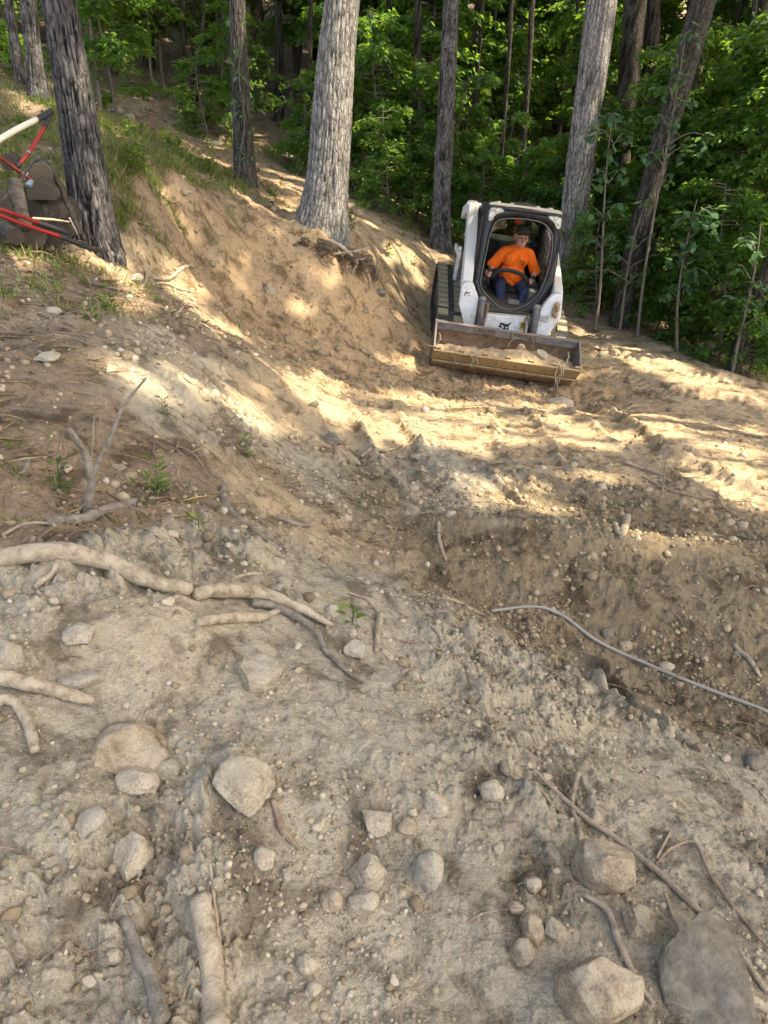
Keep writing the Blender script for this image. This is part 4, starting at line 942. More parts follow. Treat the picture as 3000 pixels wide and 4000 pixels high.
# ------------------------------------------------------------------ the operator
def capsule(p0, p1, r0, r1, seg=14):
    p0 = np.array(p0, float); p1 = np.array(p1, float); d = p1-p0; L = np.linalg.norm(d); d = d/(L+1e-9)
    P = []; R = []
    for a in np.linspace(-90, 0, 5): P.append(p0+d*r0*math.sin(RAD(a))); R.append(max(1e-4, r0*math.cos(RAD(a))))
    for a in np.linspace(0, 90, 5): P.append(p1+d*r1*math.sin(RAD(a))); R.append(max(1e-4, r1*math.cos(RAD(a))))
    P = np.array(P); ref = np.array([0, 0, 1.]) if abs(d[2]) < .8 else np.array([1., 0, 0]); a_ = np.cross(d, ref); a_ /= np.linalg.norm(a_); b_ = np.cross(d, a_)
    th = np.linspace(0, 2*math.pi, seg, endpoint=False)
    V = P[:, None]+np.array(R)[:, None, None]*(np.cos(th)[None, :, None]*a_+np.sin(th)[None, :, None]*b_)
    n = len(P); F = [(i*seg+j, i*seg+(j+1) % seg, (i+1)*seg+(j+1) % seg, (i+1)*seg+j) for i in range(n-1) for j in range(seg)]
    F += [tuple(range(seg))[::-1], tuple((n-1)*seg+j for j in range(seg))]
    return V.reshape(-1, 3), F
def ellipsoid(c, r, rot=None, seg=20):
    V, F = capsule((0, 0, -1e-4), (0, 0, 1e-4), 1, 1, seg); V = V*np.array(r)*(1.2 if rot is not None else 1)
    if rot is not None: V = V@np.array(rot.to_3x3()).T
    return V+np.array(c), F
def blob(name, pieces, m, parent, voxel=.012, sm=4, disp=None):
    b = MB()
    for p in pieces: b.add(p)
    o = b.build(name, m, None); fix_normals(o)
    r = o.modifiers.new('r', 'REMESH'); r.mode = 'VOXEL'; r.voxel_size = voxel; r.use_smooth_shade = True
    s = o.modifiers.new('s', 'SMOOTH'); s.factor = .5; s.iterations = sm
    dg = bpy.context.evaluated_depsgraph_get(); ev = o.evaluated_get(dg); me = bpy.data.meshes.new_from_object(ev)
    o.modifiers.clear(); old = o.data; o.data = me; bpy.data.meshes.remove(old); me.name = name
    if not me.materials: me.materials.append(m)
    if disp is not None:
        co = np.empty(len(me.vertices)*3, np.float32); me.vertices.foreach_get('co', co); co = co.reshape(-1, 3); nr = np.empty(len(me.vertices)*3, np.float32); me.vertices.foreach_get('normal', nr); nr = nr.reshape(-1, 3)
        co = co+nr*disp(co)[:, None]; me.vertices.foreach_set('co', co.ravel().astype(np.float32)); me.update()
    me.polygons.foreach_set('use_smooth', np.ones(len(me.polygons), bool))
    if parent is not None: o.parent = parent
    return o
def skin_mat():
    m = mat('skin', (.50,.25,.17), .5, spec=.4); b = bsdf(m)
    n = noise_node(m, 30, 4, .6); r = ramp(m, n.outputs['Fac'], [(.35, (.44,.20,.13)), (.65, (.56,.31,.22))]); LK(m, r.outputs[0], b.inputs['Base Color'])
    b.inputs['Subsurface Weight'].default_value = .08; b.inputs['Subsurface Radius'].default_value = (.02, .008, .004); return m
M_skin = skin_mat()
M_shirt = speckled('orange_cotton', (.90,.145,.014), (.95,.17,.018), 60, .85, .25, .003)
M_denim = speckled('navy_denim', (.022,.028,.055), (.04,.05,.09), 80, .9, .3, .003)
M_cap = speckled('olive_cap', (.035,.034,.026), (.06,.058,.044), 40, .9, .2, .003)
M_hair = mat('grey_hair', (.45,.43,.40), .8); M_metal = mat('spectacle_metal', (.30,.25,.18), .3, .8); M_boot = mat('brown_boot', (.06,.04,.025), .7)
M_eye = mat('eye_dark', (.03,.02,.018), .3)
def build_person():
    X = .125                                     # seat centre
    hc = np.array([X+.02, .02, 1.458])           # head centre
    hd = Matrix.Rotation(RAD(8), 3, 'Z') @ Matrix.Rotation(RAD(-4), 3, 'X')   # looks a little down and to his right
    def H(x, y, z): v = hd @ Vector((x*1.2, y*1.2, z*1.2)); return hc+np.array(v)
    E = [ellipsoid(H(0, .012, .035), (.074, .094, .095), hd), ellipsoid(H(0, -.022, -.045), (.060, .070, .075), hd), ellipsoid(H(0, -.048, -.085), (.034, .036, .032), hd),
         capsule(H(0, -.078, .022), H(0, -.104, -.022), .011, .018), ellipsoid(H(0, -.085, -.030), (.024, .016, .012), hd),
         capsule(H(-.034, -.074, .034), H(.034, -.074, .034), .017, .017), ellipsoid(H(-.040, -.062, -.016), (.026, .024, .026), hd), ellipsoid(H(.040, -.062, -.016), (.026, .024, .026), hd),
         capsule(H(-.022, -.086, -.058), H(.022, -.086, -.058), .0085, .0085), capsule(H(-.018, -.084, -.071), H(.018, -.084, -.071), .009, .009),
         ellipsoid(H(-.080, .012, .0), (.012, .022, .036), hd), ellipsoid(H(.080, .012, .0), (.012, .022, .036), hd),
         capsule(H(0, .02, -.06), (X+.01, .05, 1.255), .058, .064), capsule((X-.01, .06, 1.22), (X, .08, 1.0), .08, .11)]
    SL, SR = (-.085+X-.05, .07, 1.25), (.085+X+.135, .07, 1.26)
    EL, ER = (-.20, -.02, 1.00), (.462, -.04, 1.02)
    WL, WR = (-.250, -.225, .968), (.402, -.205, .955)
    E += [capsule((X-.08, .07, 1.19), SL, .05, .04), capsule((X+.08, .07, 1.19), SR, .05, .04), capsule(SL, EL, .042, .042), capsule(SR, ER, .042, .042), capsule(EL, WL, .042, .029), capsule(ER, WR, .042, .029)]
    for (wx, wy, wz), jx, sgn in ((WL, -.262, -1), (WR, .378, 1)):
        palm = np.array([jx+sgn*.032, -.272, wz+.004])
        E += [capsule((wx, wy, wz), palm, .028, .031), ellipsoid(palm+np.array([0, -.015, 0]), (.024, .040, .046))]
        for k in range(4):                        # fingers curl round the grip towards the camera side
            z = palm[2]+.030-.021*k; ln = (.030, .034, .032, .024)[k]
            a = palm+np.array([0, -.042, 0]); a[2] = z; b_ = np.array([jx+sgn*.004, -.348, z-.002]); c_ = np.array([jx-sgn*(.022+ln*.3), -.338, z-.004]); d_ = np.array([jx-sgn*(.030+ln*.2), -.312, z-.006])
            E += [capsule(a, b_, .0105, .0100, 10), capsule(b_, c_, .0100, .0092, 10), capsule(c_, d_, .0090, .0080, 10)]
        t0 = palm+np.array([0, -.01, .030]); t1 = np.array([jx+sgn*.010, -.305, palm[2]+.072]); t2 = np.array([jx-sgn*.016, -.330, palm[2]+.076])
        E += [capsule(t0, t1, .013, .011, 10), capsule(t1, t2, .011, .009, 10)]
    body = blob('person', E, M_skin, None, .0065, 3)
    put_local(body); tag(body, 'man in an orange tee shirt, cap and glasses driving the loader', 'person')
    def folds(co):
        x, y, z = co.T.astype(float)
        dx = x-X
        f = .010*np.sin((z*1.0+np.abs(dx)*1.6)*26+3*perlin(x*5, z*5))*smooth(1.25, 1.10, z)
        f += .014*perlin(x*9+3, z*6+y*5)+.006*perlin(x*24, z*16)
        f += .012*np.sin(z*70+4*np.sin(dx*7))*smooth(1.0, .86, z)
        return f*smooth(.0, .05, 1.33-z)*.8
    S = [capsule((X-.005, .07, 1.225), (X-.005, .05, 1.02), .135, .165), ellipsoid((X, .0, .94), (.205, .185, .15)), ellipsoid((X-.005, -.03, .875), (.195, .165, .09)), capsule((X-.08, .07, 1.245), (X-.165, .07, 1.225), .088, .082), capsule((X+.09, .07, 1.25), (X+.20, .07, 1.235), .088, .082),
         ellipsoid((X-.07, -.02, 1.14), (.11, .11, .12)), ellipsoid((X+.08, -.02, 1.14), (.11, .11, .12)), capsule((X+.012, .05, 1.298), (X, .05, 1.24), .076, .12),
         capsule((X-.17, .065, 1.22), (-.19, .0, 1.03), .086, .080), capsule((X+.20, .065, 1.23), (.452, -.015, 1.03), .086, .080)]
    sh = blob('shirt', S, M_shirt, body, .010, 5, folds)
    # printed chest mark: letters C and R over two short lines
    # chest surface at the printed place: take the front of the shirt there
    co = np.empty(len(sh.data.vertices)*3, np.float32); sh.data.vertices.foreach_get('co', co); co = co.reshape(-1, 3)
    def front(x, z):
        d = np.hypot(co[:, 0]-x, co[:, 2]-z)+np.where(co[:, 1] < .0, 0, 9); k = np.argsort(d)[:6]; return float(co[k, 1].min())-.004
    def stroke(pts, r=.0042):
        P = [(x, front(x, z), z) for x, z in pts]; return tube(P, r, 6)
    lx, lz = X+.085, 1.165
    letters = [[(lx+.012, lz+.018), (lx-.006, lz+.022), (lx-.016, lz+.010), (lx-.013, lz-.006), (lx+.004, lz-.010)], [(lx+.022, lz+.006), (lx+.024, lz-.030)], [(lx+.022, lz+.006), (lx+.042, lz+.002), (lx+.044, lz-.010), (lx+.024, lz-.013)], [(lx+.030, lz-.013), (lx+.048, lz-.030)],
               [(lx-.022, lz-.034), (lx+.012, lz-.040), (lx+.05, lz-.046)], [(lx+.0, lz-.048), (lx+.045, lz-.056)]]
    b = MB()
    for k, s_ in enumerate(letters): b.add(stroke(s_, .0045 if k < 4 else .0025))
    b.build('shirt_print', M_decalblk, sh)
    TR = [capsule((X-.09, .10, .83), (-.055, -.30, .815), .098, .082), capsule((X+.09, .10, .83), (.330, -.30, .805), .098, .082), capsule((-.055, -.30, .815), (-.015, -.46, .56), .080, .062), capsule((.330, -.30, .805), (.290, -.46, .56), .080, .062), ellipsoid((X, .10, .83), (.19, .15, .10)),
          capsule((-.015, -.46, .60), (-.005, -.50, .47), .064, .066), capsule((.290, -.46, .60), (.285, -.50, .47), .064, .066)]
    tr = blob('trousers', TR, M_denim, body, .011, 4, lambda c: (.008*perlin(c[:, 0]*14.+c[:, 1]*6, c[:, 2]*11.)+.005*perlin(c[:, 0]*30., c[:, 2]*26.)))
    for x_ in (-.005, .285):
        blob('boot', [capsule((x_, -.49, .50), (x_, -.50, .44), .055, .052), capsule((x_, -.50, .425), (x_, -.64, .41), .050, .042)], M_boot, body, .010, 3)
    cap = blob('cap', [ellipsoid(H(0, .012, .085), (.086, .102, .070), hd), ellipsoid(H(0, .014, .072), (.0865, .103, .026), hd)], M_cap, body, .008, 3)
    # visor: a curved plate
    V = []; F = []; nu, nv = 13, 5
    for i in range(nv):
        for j in range(nu):
            a = -1+2*j/(nu-1); t = i/(nv-1)
            V.append(H(.080*a*(1-.12*t), -.068-.066*t*(1-a*a*.5)+.03*a*a, .070-.012*t-.022*a*a))
    for i in range(nv-1):
        for j in range(nu-1): F.append((i*nu+j, i*nu+j+1, (i+1)*nu+j+1, (i+1)*nu+j))
    vs = mesh_obj('visor', V, F, M_cap, cap); sm = vs.modifiers.new('s', 'SOLIDIFY'); sm.thickness = .005
    for s_ in (-1, 1): blob('hair', [ellipsoid(H(s_*.070, .045, .005), (.016, .045, .036), hd)], M_hair, body, .008, 2)
    gl = MB()
    for s_ in (-1, 1):
        c_ = [H(s_*.034+.024*math.cos(t), -.106+.008*abs(math.cos(t)), .010+.017*math.sin(t)) for t in np.linspace(0, 6.283, 15)]
        gl.tube(c_, .0022, 5, False); gl.tube([H(s_*.058, -.098, .014), H(s_*.082, .01, .018)], .0022, 5)
    gl.tube([H(-.012, -.108, .014), H(.012, -.108, .014)], .0022, 5); gl.build('glasses', M_metal, body)
    for s_ in (-1, 1): e = MB(); e.add(ellipsoid(H(s_*.032, -.080, .010), (.012, .007, .006), hd, 10)); e.build('eye', M_eye, body)
build_person()

# ------------------------------------------------------------------ stones, sticks and roots on the ground
def soilish(name, c1, c2, c3, scale=9, bs=.8): return speckled(name, c1, c2, scale, .95, bs, .010, 7, c3)
M_rock = soilish('stone_beige', (.31,.25,.17), (.42,.35,.25), (.47,.40,.295), 28)
M_rockg = soilish('stone_grey', (.29,.245,.18), (.38,.33,.25), (.44,.39,.305), 30)
M_rockb = soilish('stone_brown', (.20,.145,.09), (.32,.25,.165), (.42,.345,.24), 16)
M_rockd = soilish('stone_dark', (.09,.075,.055), (.17,.145,.108), (.27,.23,.17), 22)
M_wood = soilish('dusty_wood', (.17,.125,.08), (.38,.305,.21), (.50,.415,.30), 24, .9)
M_woodg = soilish('grey_wood', (.11,.09,.068), (.22,.185,.14), (.32,.275,.215), 26, .9)
M_root = soilish('pale_root', (.20,.15,.10), (.36,.285,.20), (.46,.375,.275), 34, .8)
M_rootd = soilish('brown_root', (.15,.105,.07), (.24,.175,.12), (.32,.245,.175), 30, .4)

for m_ in (M_rock, M_rockg, M_rockb):
    b_ = bsdf(m_); old = b_.inputs['Base Color'].links[0].from_socket
    g_ = N(m_, 'NewGeometry'); sx_ = N(m_, 'SeparateXYZ'); LK(m_, g_.outputs['Normal'], sx_.inputs[0]); nn_ = noise_node(m_, 14, 5, .7)
    mu = N(m_, 'Math', operation='MULTIPLY'); LK(m_, sx_.outputs['Z'], mu.inputs[0]); LK(m_, nn_.outputs['Fac'], mu.inputs[1])
    rm = ramp(m_, mu.outputs[0], [(.28, (0, 0, 0)), (.52, (.55, .55, .55))]); n9 = noise_node(m_, 170, 4, .7); r9 = ramp(m_, n9.outputs['Fac'], [(.34, (.55,.53,.50)), (.48, (1,1,1)), (.68, (1.1,1.1,1.08))]); n8 = noise_node(m_, 9, 6, .7, dist=1.0); r8 = ramp(m_, n8.outputs['Fac'], [(.36, (.62,.56,.50)), (.5, (1,1,1)), (.64, (1.08,1.07,1.05))])
    cc_ = mixc(m_, 1, mixc(m_, .8, old, r8.outputs[0], 'MULTIPLY'), r9.outputs[0], 'MULTIPLY'); LK(m_, mixc(m_, rm.outputs[0], cc_, (.42,.36,.262)), b_.inputs['Base Color'])
_ico = {}
def ico(sub):
    if sub not in _ico:
        bm = bmesh.new(); bmesh.ops.create_icosphere(bm, subdivisions=sub, radius=1); bm.verts.ensure_lookup_table()
        V = np.array([v.co[:] for v in bm.verts]); F = np.array([[v.index for v in f.verts] for f in bm.faces]); bm.free(); _ico[sub] = (V, F)
    return _ico[sub]
def noise3(P, s, seed=0):
    return (perlin(P[:, 0]/s+seed*7.1, P[:, 1]/s+3.3)+perlin(P[:, 1]/s-seed*3.7+11, P[:, 2]/s+seed)+perlin(P[:, 2]/s+5.5+seed, P[:, 0]/s-seed*2.3))/1.9
def rock_shape(rng, sub=3, angular=.6, dims=(1, 1, .8)):
    V, F = ico(sub); V = V.copy()
    for _ in range(int(6+angular*9)):                      # flat broken faces
        n = unit(rng.randn(3)); d = rng.uniform(.50, .86) if angular > .3 else rng.uniform(.76, .95)
        k = V@n; m = k > d; V[m] -= ((k[m]-d)*.95)[:, None]*n
    sd_ = rng.randint(1000)
    V *= (1.12+.15*noise3(V, .9, sd_)+.07*noise3(V, .35, sd_+3)+.035*noise3(V, .13, sd_+5)+.015*noise3(V, .06, sd_+6))[:, None]
    return V*np.array(dims), F
def rock(px, py, wpx, hpx, label, m=M_rock, angular=.6, tilt=0, sink=.30, seed=None, name='rock', group=None, depth=.8, kk=None):
    P = hit(px, py+hpx*.28); dist = (P-np.array([0, 0, CAMZ]))@FW
    rng = np.random.RandomState(int(px*7+py*13) % 99991 if seed is None else seed)
    wx = wpx*dist/1531/2; wy = hpx*dist/1531/2
    V, F = rock_shape(rng, 5 if wpx > 70 else 4, angular, (wx, max(wx, wy)*depth, wy))
    R = Matrix.Rotation(RAD(-tilt), 3, 'Y') @ Matrix.Rotation(rng.uniform(-.25, .25), 3, 'X')
    V = V@np.array(R).T
    o = mesh_obj(name, V, F, m); o.location = (P[0], P[1]+wy*.2, P[2]+wy*(1-2*sink))
    return tag(o, label, 'rock', group)
for a in [
 (530,1715,128,138,'large pale rounded rock, biggest of the lower left foreground',M_rock,.5,8,.25),
 (295,1668,82,50,'flat oblong stone left of the large pale rock, the lower of a touching pair',M_rock,.3,-12,.3),
 (355,1640,76,52,'oblong stone touching another just left above the large pale rock',M_rock,.4,15,.3),
 (188,1765,78,42,'smooth loaf shaped stone tilted up to the right near the left edge',M_rockg,.1,28,.3),
 (275,1818,92,118,'half buried pale wedge of stone below the loaf shaped stone',M_rock,.7,10,.42),
 (262,1575,180,150,'broad brownish boulder mostly buried beneath the left sticks',M_rockb,.5,5,.70),
 (18,1425,80,115,'grey angular stone cut by the left edge of the picture',M_rockg,.7,0,.3),
 (172,1388,74,46,'pale flat stone between the long pale branch and the left edge stone',M_rockg,.5,8,.35),
 (166,1472,78,44,'pale stone resting against the upper side of the short pale log',M_rockg,.6,10,.3),
 (792,1860,82,78,'blocky stone leaning left in the middle foreground cluster',M_rock,.8,-30,.25),
 (922,1876,62,88,'egg shaped upright stone in the middle foreground cluster',M_rockg,.1,-12,.3),
 (815,1768,78,62,'squat pale stone with a flat top above the middle cluster',M_rock,.6,10,.3),
 (880,1786,44,38,'small dark tan stone squeezed between two pale stones',M_rockb,.4,0,.25),
 (936,1742,54,66,'pale upright stone with a dusty tail on its left',M_rock,.5,20,.3),
 (570,1852,48,54,'small round stone below and right of the large pale rock',M_rock,.2,0,.3),
 (715,1922,48,46,'rounded tan stone at the left of the middle cluster',M_rockb,.2,10,.3),
 (784,1922,66,66,'half buried pale stone in the dirt beside the rounded tan stone',M_rock,.4,0,.4),
 (1058,1722,52,48,'smooth round stone in the open dirt right of the middle cluster',M_rock,.15,-5,.3),
 (1312,1855,138,140,'brown faced boulder with a pale ridge wrapped by roots',M_rockb,.8,35,.3),
 (1300,2140,190,180,'big angular rock with brown sides at the bottom right',M_rockb,.9,20,.3),
 (1535,2075,250,290,'huge dusty dark boulder crossed by roots at the lower right',M_rockd,.9,35,.50),
 (1200,2012,52,62,'pale chipped stone left of the hanging root',M_rock,.6,30,.3),
 (1150,1998,52,72,'dusty stone leaning against the pale chipped stone',M_rockb,.3,15,.35),
 (1128,2050,52,60,'rounded stone lowest of the small group left of the dark boulder',M_rockb,.2,-8,.35),
 (1385,2000,90,58,'flat tan stone wedged over the hollow beside the dark boulder',M_rockb,.6,-12,.3),
 (762,1402,48,52,'blocky grey stone at the end of the forked branch',M_rockg,.8,5,.3),
 (662,2066,46,50,'round knobbly stone above the bottom edge, left of centre',M_rock,.3,0,.3),
 (678,2122,34,38,'small pointed stone just below the round knobbly stone',M_rock,.5,0,.3),
 (245,2058,38,32,'small smooth stone beside the curved grey stick',M_rock,.3,0,.3),
 (892,1456,32,24,'small oval stone in the bare slope below the ridge',M_rockb,.1,0,.3),
 (988,1415,30,26,'small square stone in the bare slope near the thin roots',M_rockg,.7,0,.3),
 (1085,1672,30,42,'slender dark slate stone standing on end',M_rockd,.6,12,.2),
 (548,1448,120,96,'wide pale slab half sunk below the split wood',M_rock,.8,25,.48),
 (720,956,42,26,'dark flat rock on the shaded rise left of the tracks',M_rockd,.6,-5,.3),
 (766,982,26,26,'small tan block beside the dark flat rock',M_rock,.7,0,.3),
 (1210,872,52,24,'pale flat rock in front of the bucket corner',M_rock,.4,-6,.35),
 (1306,754,30,22,'tan stone right of the bucket, left of a touching pair',M_rockb,.5,5,.25),
 (1326,764,26,18,'smaller tan stone right of the bucket, right of a touching pair',M_rockb,.5,-5,.25),
 (1567,826,26,14,'lone brown stone near the right wood edge',M_rockb,.4,0,.25),
 (578,628,36,28,'pale angular stone stuck in the cut bank',M_rock,.7,10,.4),
 (290,605,36,22,'flat dark stone on the left slope below the leaning trunk',M_rockg,.7,5,.3),
 (112,664,40,18,'flat grey stone on the shaded left slope',M_rockg,.7,-5,.35),
 (105,792,64,22,'flat pale slab low in the leaf litter on the left',M_rock,.8,4,.45),
 (820,640,26,16,'dark oval stone at the foot of the root bank',M_rockd,.1,0,.25),
 (968,1150,26,18,'small stone on the crest of the soil ridge',M_rock,.4,0,.3),
 (1260,1500,34,24,'rounded stone in the hollow below the long strap like root',M_rockb,.2,0,.3),
 (1442,1588,30,24,'small round stone right of the worn groove',M_rock,.1,0,.3),
 (1190,1555,24,22,'tiny pale stone left of the worn groove',M_rock,.5,0,.3),
 (1350,1395,30,22,'small stone at the foot of the soil ridge, left of centre',M_rockb,.3,0,.3),
 (1310,1370,26,24,'small dark stone on the face of the soil ridge',M_rockd,.3,0,.3),
 (1440,1440,30,24,'round stone lodged at the foot of the soil ridge',M_rock,.2,0,.3),
 (1625,1655,50,30,'dark lump of stone at the right edge below the strap like root',M_rockd,.4,10,.35),
 (1180,1665,26,20,'small pale stone above the crossing roots',M_rock,.2,0,.3),
 (1150,1905,36,34,'small round stone right of the egg shaped stone',M_rock,.2,0,.3),
 (1115,1960,30,26,'small stone between the egg shaped stone and the small group',M_rock,.2,0,.3),
 (600,1280,34,22,'small grey stone beside the pale branch',M_rockg,.5,0,.3),
 (1245,1000,36,18,'dark flat stone among the track prints',M_rockd,.4,0,.3),
 (900,985,24,18,'small stone in the left track print',M_rock,.4,0,.3),
 (300,268,22,16,'mossy stone in the old stone row at the wood edge, rightmost',M_rockd,.3,0,.3),
 (254,243,24,20,'tan stone in the old stone row at the wood edge, leftmost',M_rockb,.3,0,.3),
 (280,256,22,18,'grey stone in the middle of the old stone row at the wood edge',M_rockg,.3,0,.3),
 (470,318,30,14,'flat stone in the weeds left of the vine clad trunk',M_rockg,.6,0,.3),
 (770,463,32,22,'tan stone behind the oak at the wood edge',M_rockb,.4,0,.3),
 ]:
    rock(*a[:5], m=a[5], angular=a[6], tilt=a[7], sink=a[8])

def stick(name, pts, wpx, label, m=M_wood, lift=.5, h=None, cat='stick', seg=12, knots=.10, group=None, parts=None, end=.55, wob=.2):
    """a branch through points of the photograph laid on the land (or at range h); thickness in grid pixels"""
    P = []
    for q in pts:
        p = hit(q[0], q[1]) if (h is None and len(q) < 3) else at_h(q[0], q[1], h if len(q) < 3 else q[2]); P.append(p)
    P = np.array(P); dist = ((P-np.array([0, 0, CAMZ]))@FW).mean()
    w = np.atleast_1d(np.array(wpx, float))*dist/1531/2*np.where(np.array(wpx) > 20, .8, .9)
    n = max(16, int(len(pts)*14)); S = spline(P, n) if len(P) > 2 else np.linspace(P[0], P[-1], n)
    R = np.interp(np.linspace(0, 1, n), np.linspace(0, 1, len(w)), w) if len(w) > 1 else np.full(n, w[0])
    rng = np.random.RandomState(int(pts[0][0]*3+pts[0][1]*7) % 9973)
    if h is None and all(len(q) < 3 for q in pts):
        gh = ground_h(S[:, 0], S[:, 1]); kk = np.array([.25, .5, .25]); gh = np.maximum(gh, np.convolve(np.pad(gh, 1, mode='edge'), kk, 'valid')); hw = max(2, min(n//3, int((.12+8*R.mean())/(np.linalg.norm(np.diff(S, axis=0), axis=1).mean()+1e-6)))); gh = np.convolve(np.pad(gh, hw, mode='edge'), np.hanning(2*hw+3)[1:-1]/np.hanning(2*hw+3).sum(), 'valid'); S[:, 2] = gh+R*(2*lift-1)+np.minimum(.35*R, .012)
    t = np.linspace(0, 1, n)
    for k in range(3): S[:, k] += perlin(t*len(pts)*1.1+rng.rand()*90, t*0+k+.5)*R.mean()*wob
    R = R*(1+knots*perlin(t*7+rng.rand()*50, t*0+.3)); R[-1] *= end; R[0] *= .85
    V, F = tube(S, R, seg)
    V = V+np.stack([noise3(V, max(.02, R.mean()*2.2), k) for k in range(3)], -1)*R.mean()*.16
    V = V+np.stack([noise3(V, max(.008, R.mean()*.7), k+7) for k in range(3)], -1)*R.mean()*.10
    o0 = S[0].copy()
    o = mesh_obj(name, V-o0, F, m); o.location = tuple(o0)
    tag(o, label, cat, group); return o, S
stick('branch', [(-25,1232),(90,1252),(250,1268),(340,1288),(420,1300)], [56,54,48,44,34], 'thick pale bare branch lying across the left foreground', M_wood, .95, seg=20)
stick('branch', [(420,1306),(480,1292),(560,1302),(640,1330),(718,1368)], [30,42,40,30,12], 'pale curved branch ending in a point, right of the thick bare branch', M_wood, 1.0, seg=18)
stick('branch', [(545,1310),(610,1330),(680,1375),(700,1412),(745,1462),(788,1500)], [26,24,18,13,11,7], 'thin brown branchlet running downhill from the curved branch', M_woodg, 1.1)
stick('wood_piece', [(425,1364),(520,1352),(606,1330)], [26,34,14], 'pale splintered wood piece under the curved branch', M_wood, .8, seg=10)
stick('stick', [(78,1288),(105,1278),(140,1270)], [16,16,14], 'short stub poking out below the thick bare branch', M_wood, .6)
stick('stick', [(500,1270),(540,1262),(582,1262)], [8,9,5], 'flat splinter lying above the curved branch', M_wood, .7)
stick('log', [(-25,1478),(60,1498),(140,1514),(205,1522)], [46,44,36,22], 'short pale log at the left edge under the pale stone', M_wood, .9, seg=18)
stick('root', [(-20,1560),(8,1530),(38,1538),(62,1575),(80,1635)], [34,32,30,30,26], 'curved pale root stub hooking over a dark hollow at the left edge', M_wood, 1.0, seg=16, end=.8)
stick('stick', [(438,1972),(450,2060),(462,2150),(470,2260)], [60,62,64,66], 'thick pale peeled stick with a broken top at the bottom edge', M_wood, .95, seg=20, end=1)
stick('stick', [(456,1880),(468,1990),(478,2100),(486,2260)], [8,11,12,12], 'thin straight splint alongside the thick peeled stick', M_wood, .8)
stick('stick', [(272,1985),(290,2040),(322,2120),(362,2250)], [30,36,40,46], 'curved grey stick at the bottom edge left of the peeled stick', M_woodg, .95, seg=16)
stick('stick', [(482,1058),(492,1100),(545,1155),(618,1206)], [20,19,17,12], 'grey curved stick on the slope above the pale branches', M_woodg, .7)
stick('stick', [(600,1126),(632,1140),(676,1144)], [14,12,8], 'short dark stick at the lower edge of a round sun spot', M_woodg, .75)
f, S_ = stick('dead_branch', [(182,1118,2.52),(192,1085,2.5),(196,1030,2.5),(182,975,2.5),(148,925,2.5)], [22,24,22,18,14], 'forked dead branch standing upright on the left slope', M_woodg, h=2.5)
g_, S2 = stick('prong', [(196,1035,2.5),(210,1005,2.5),(236,950,2.52),(266,880,2.56),(316,815,2.6)], [16,13,11,9,5], None, M_woodg, h=2.5, cat=None); g_.parent = f; g_.matrix_parent_inverse = f.matrix_basis.inverted()
g_, S2 = stick('prong', [(194,1010,2.5),(200,960,2.5),(203,900,2.53)], [6,5,3], None, M_woodg, h=2.5, cat=None); g_.parent = f; g_.matrix_parent_inverse = f.matrix_basis.inverted()
stick('log', [(95,1108),(190,1100),(295,1066)], [26,32,26], 'half buried log behind the foot of the forked dead branch', M_woodg, .5, seg=14)
stick('stick', [(50,1078,2.7),(48,1035,2.7),(64,992,2.72)], [14,13,9], 'short grey stub standing near the left edge beside the forked branch', M_woodg, h=2.7)
stick('twig', [(517,1112,2.9),(511,1180,2.85),(500,1254,2.8)], [5,5,5], 'thin brown twig standing upright above the curved branch', M_rootd, h=2.8)
stick('root', [(0,1142),(50,1118),(100,1108),(120,1120)], [9,8,7,5], 'thin pale root arching over the left slope', M_root, .9)
stick('root', [(1060,1322),(1150,1330),(1210,1344),(1280,1384),(1380,1434),(1480,1488),(1600,1540),(1700,1580)], [8,8,9,9,9,9,9,9], 'long smooth strap like grey root trailing below the soil ridge to the right edge', mat('strap_root', (.27,.24,.20), .6), 1.0, knots=.03, wob=.0)
stick('root', [(1150,1670),(1190,1704),(1262,1762),(1340,1812),(1400,1868),(1480,1948),(1560,2038),(1650,2160)], [9,13,14,14,15,14,13,12], 'long pale root winding past the brown boulder to the bottom right', M_root, 1.0)
stick('root', [(1248,1672),(1236,1740),(1250,1790),(1256,1834)], [13,13,12,8], 'knobbly root crossing over the long root above the brown boulder', M_root, 1.0)
stick('root', [(1262,1928),(1308,1976),(1334,2056),(1370,2130),(1410,2178)], [10,16,17,15,9], 'pale crooked root hanging between the two lower right boulders', M_root, 1.1)
stick('root', [(1432,1938),(1462,2012),(1528,2100),(1580,2196)], [9,9,8,7], 'thin root crossing the face of the dusty dark boulder', M_root, 1.6)
stick('root', [(1420,1858),(1448,1838),(1492,1840),(1530,1898),(1570,1965),(1668,2090)], [5,8,8,9,8,7], 'thin arched root right of the brown boulder', M_rootd, 1.2)
stick('root', [(1420,1850),(1445,1808)], [8,5], 'short broken rootlet sticking up beside the arched root', M_root, 1.2)
stick('stick', [(1600,2165),(1640,2184),(1700,2205)], [30,34,34], 'stub of pale wood at the lower right corner', M_wood, .7, seg=14)
stick('root', [(1140,1705),(1180,1735),(1225,1765)], [6,6,4], 'thin brown root left of the crossing roots', M_rootd, 1.0)
stick('stick', [(945,1158),(948,1188),(962,1224)], [9,10,6], 'thin pale stick standing on the near face of the soil ridge', M_root, .9)
stick('stump', [(1352,1130),(1346,1156),(1336,1186)], [20,20,18], 'broken root stub with an orange end on the soil ridge', M_wood, .8, cat='stump')
stick('wood_piece', [(1322,1160),(1328,1178),(1334,1188)], [14,14,10], 'split orange wood chip beside the broken root stub', M_rockb, .8)
stick('stick', [(780,980),(815,975),(845,966),(872,954)], [7,7,6,4], 'slim pale stick lying across the left track prints', M_root, 1.0)
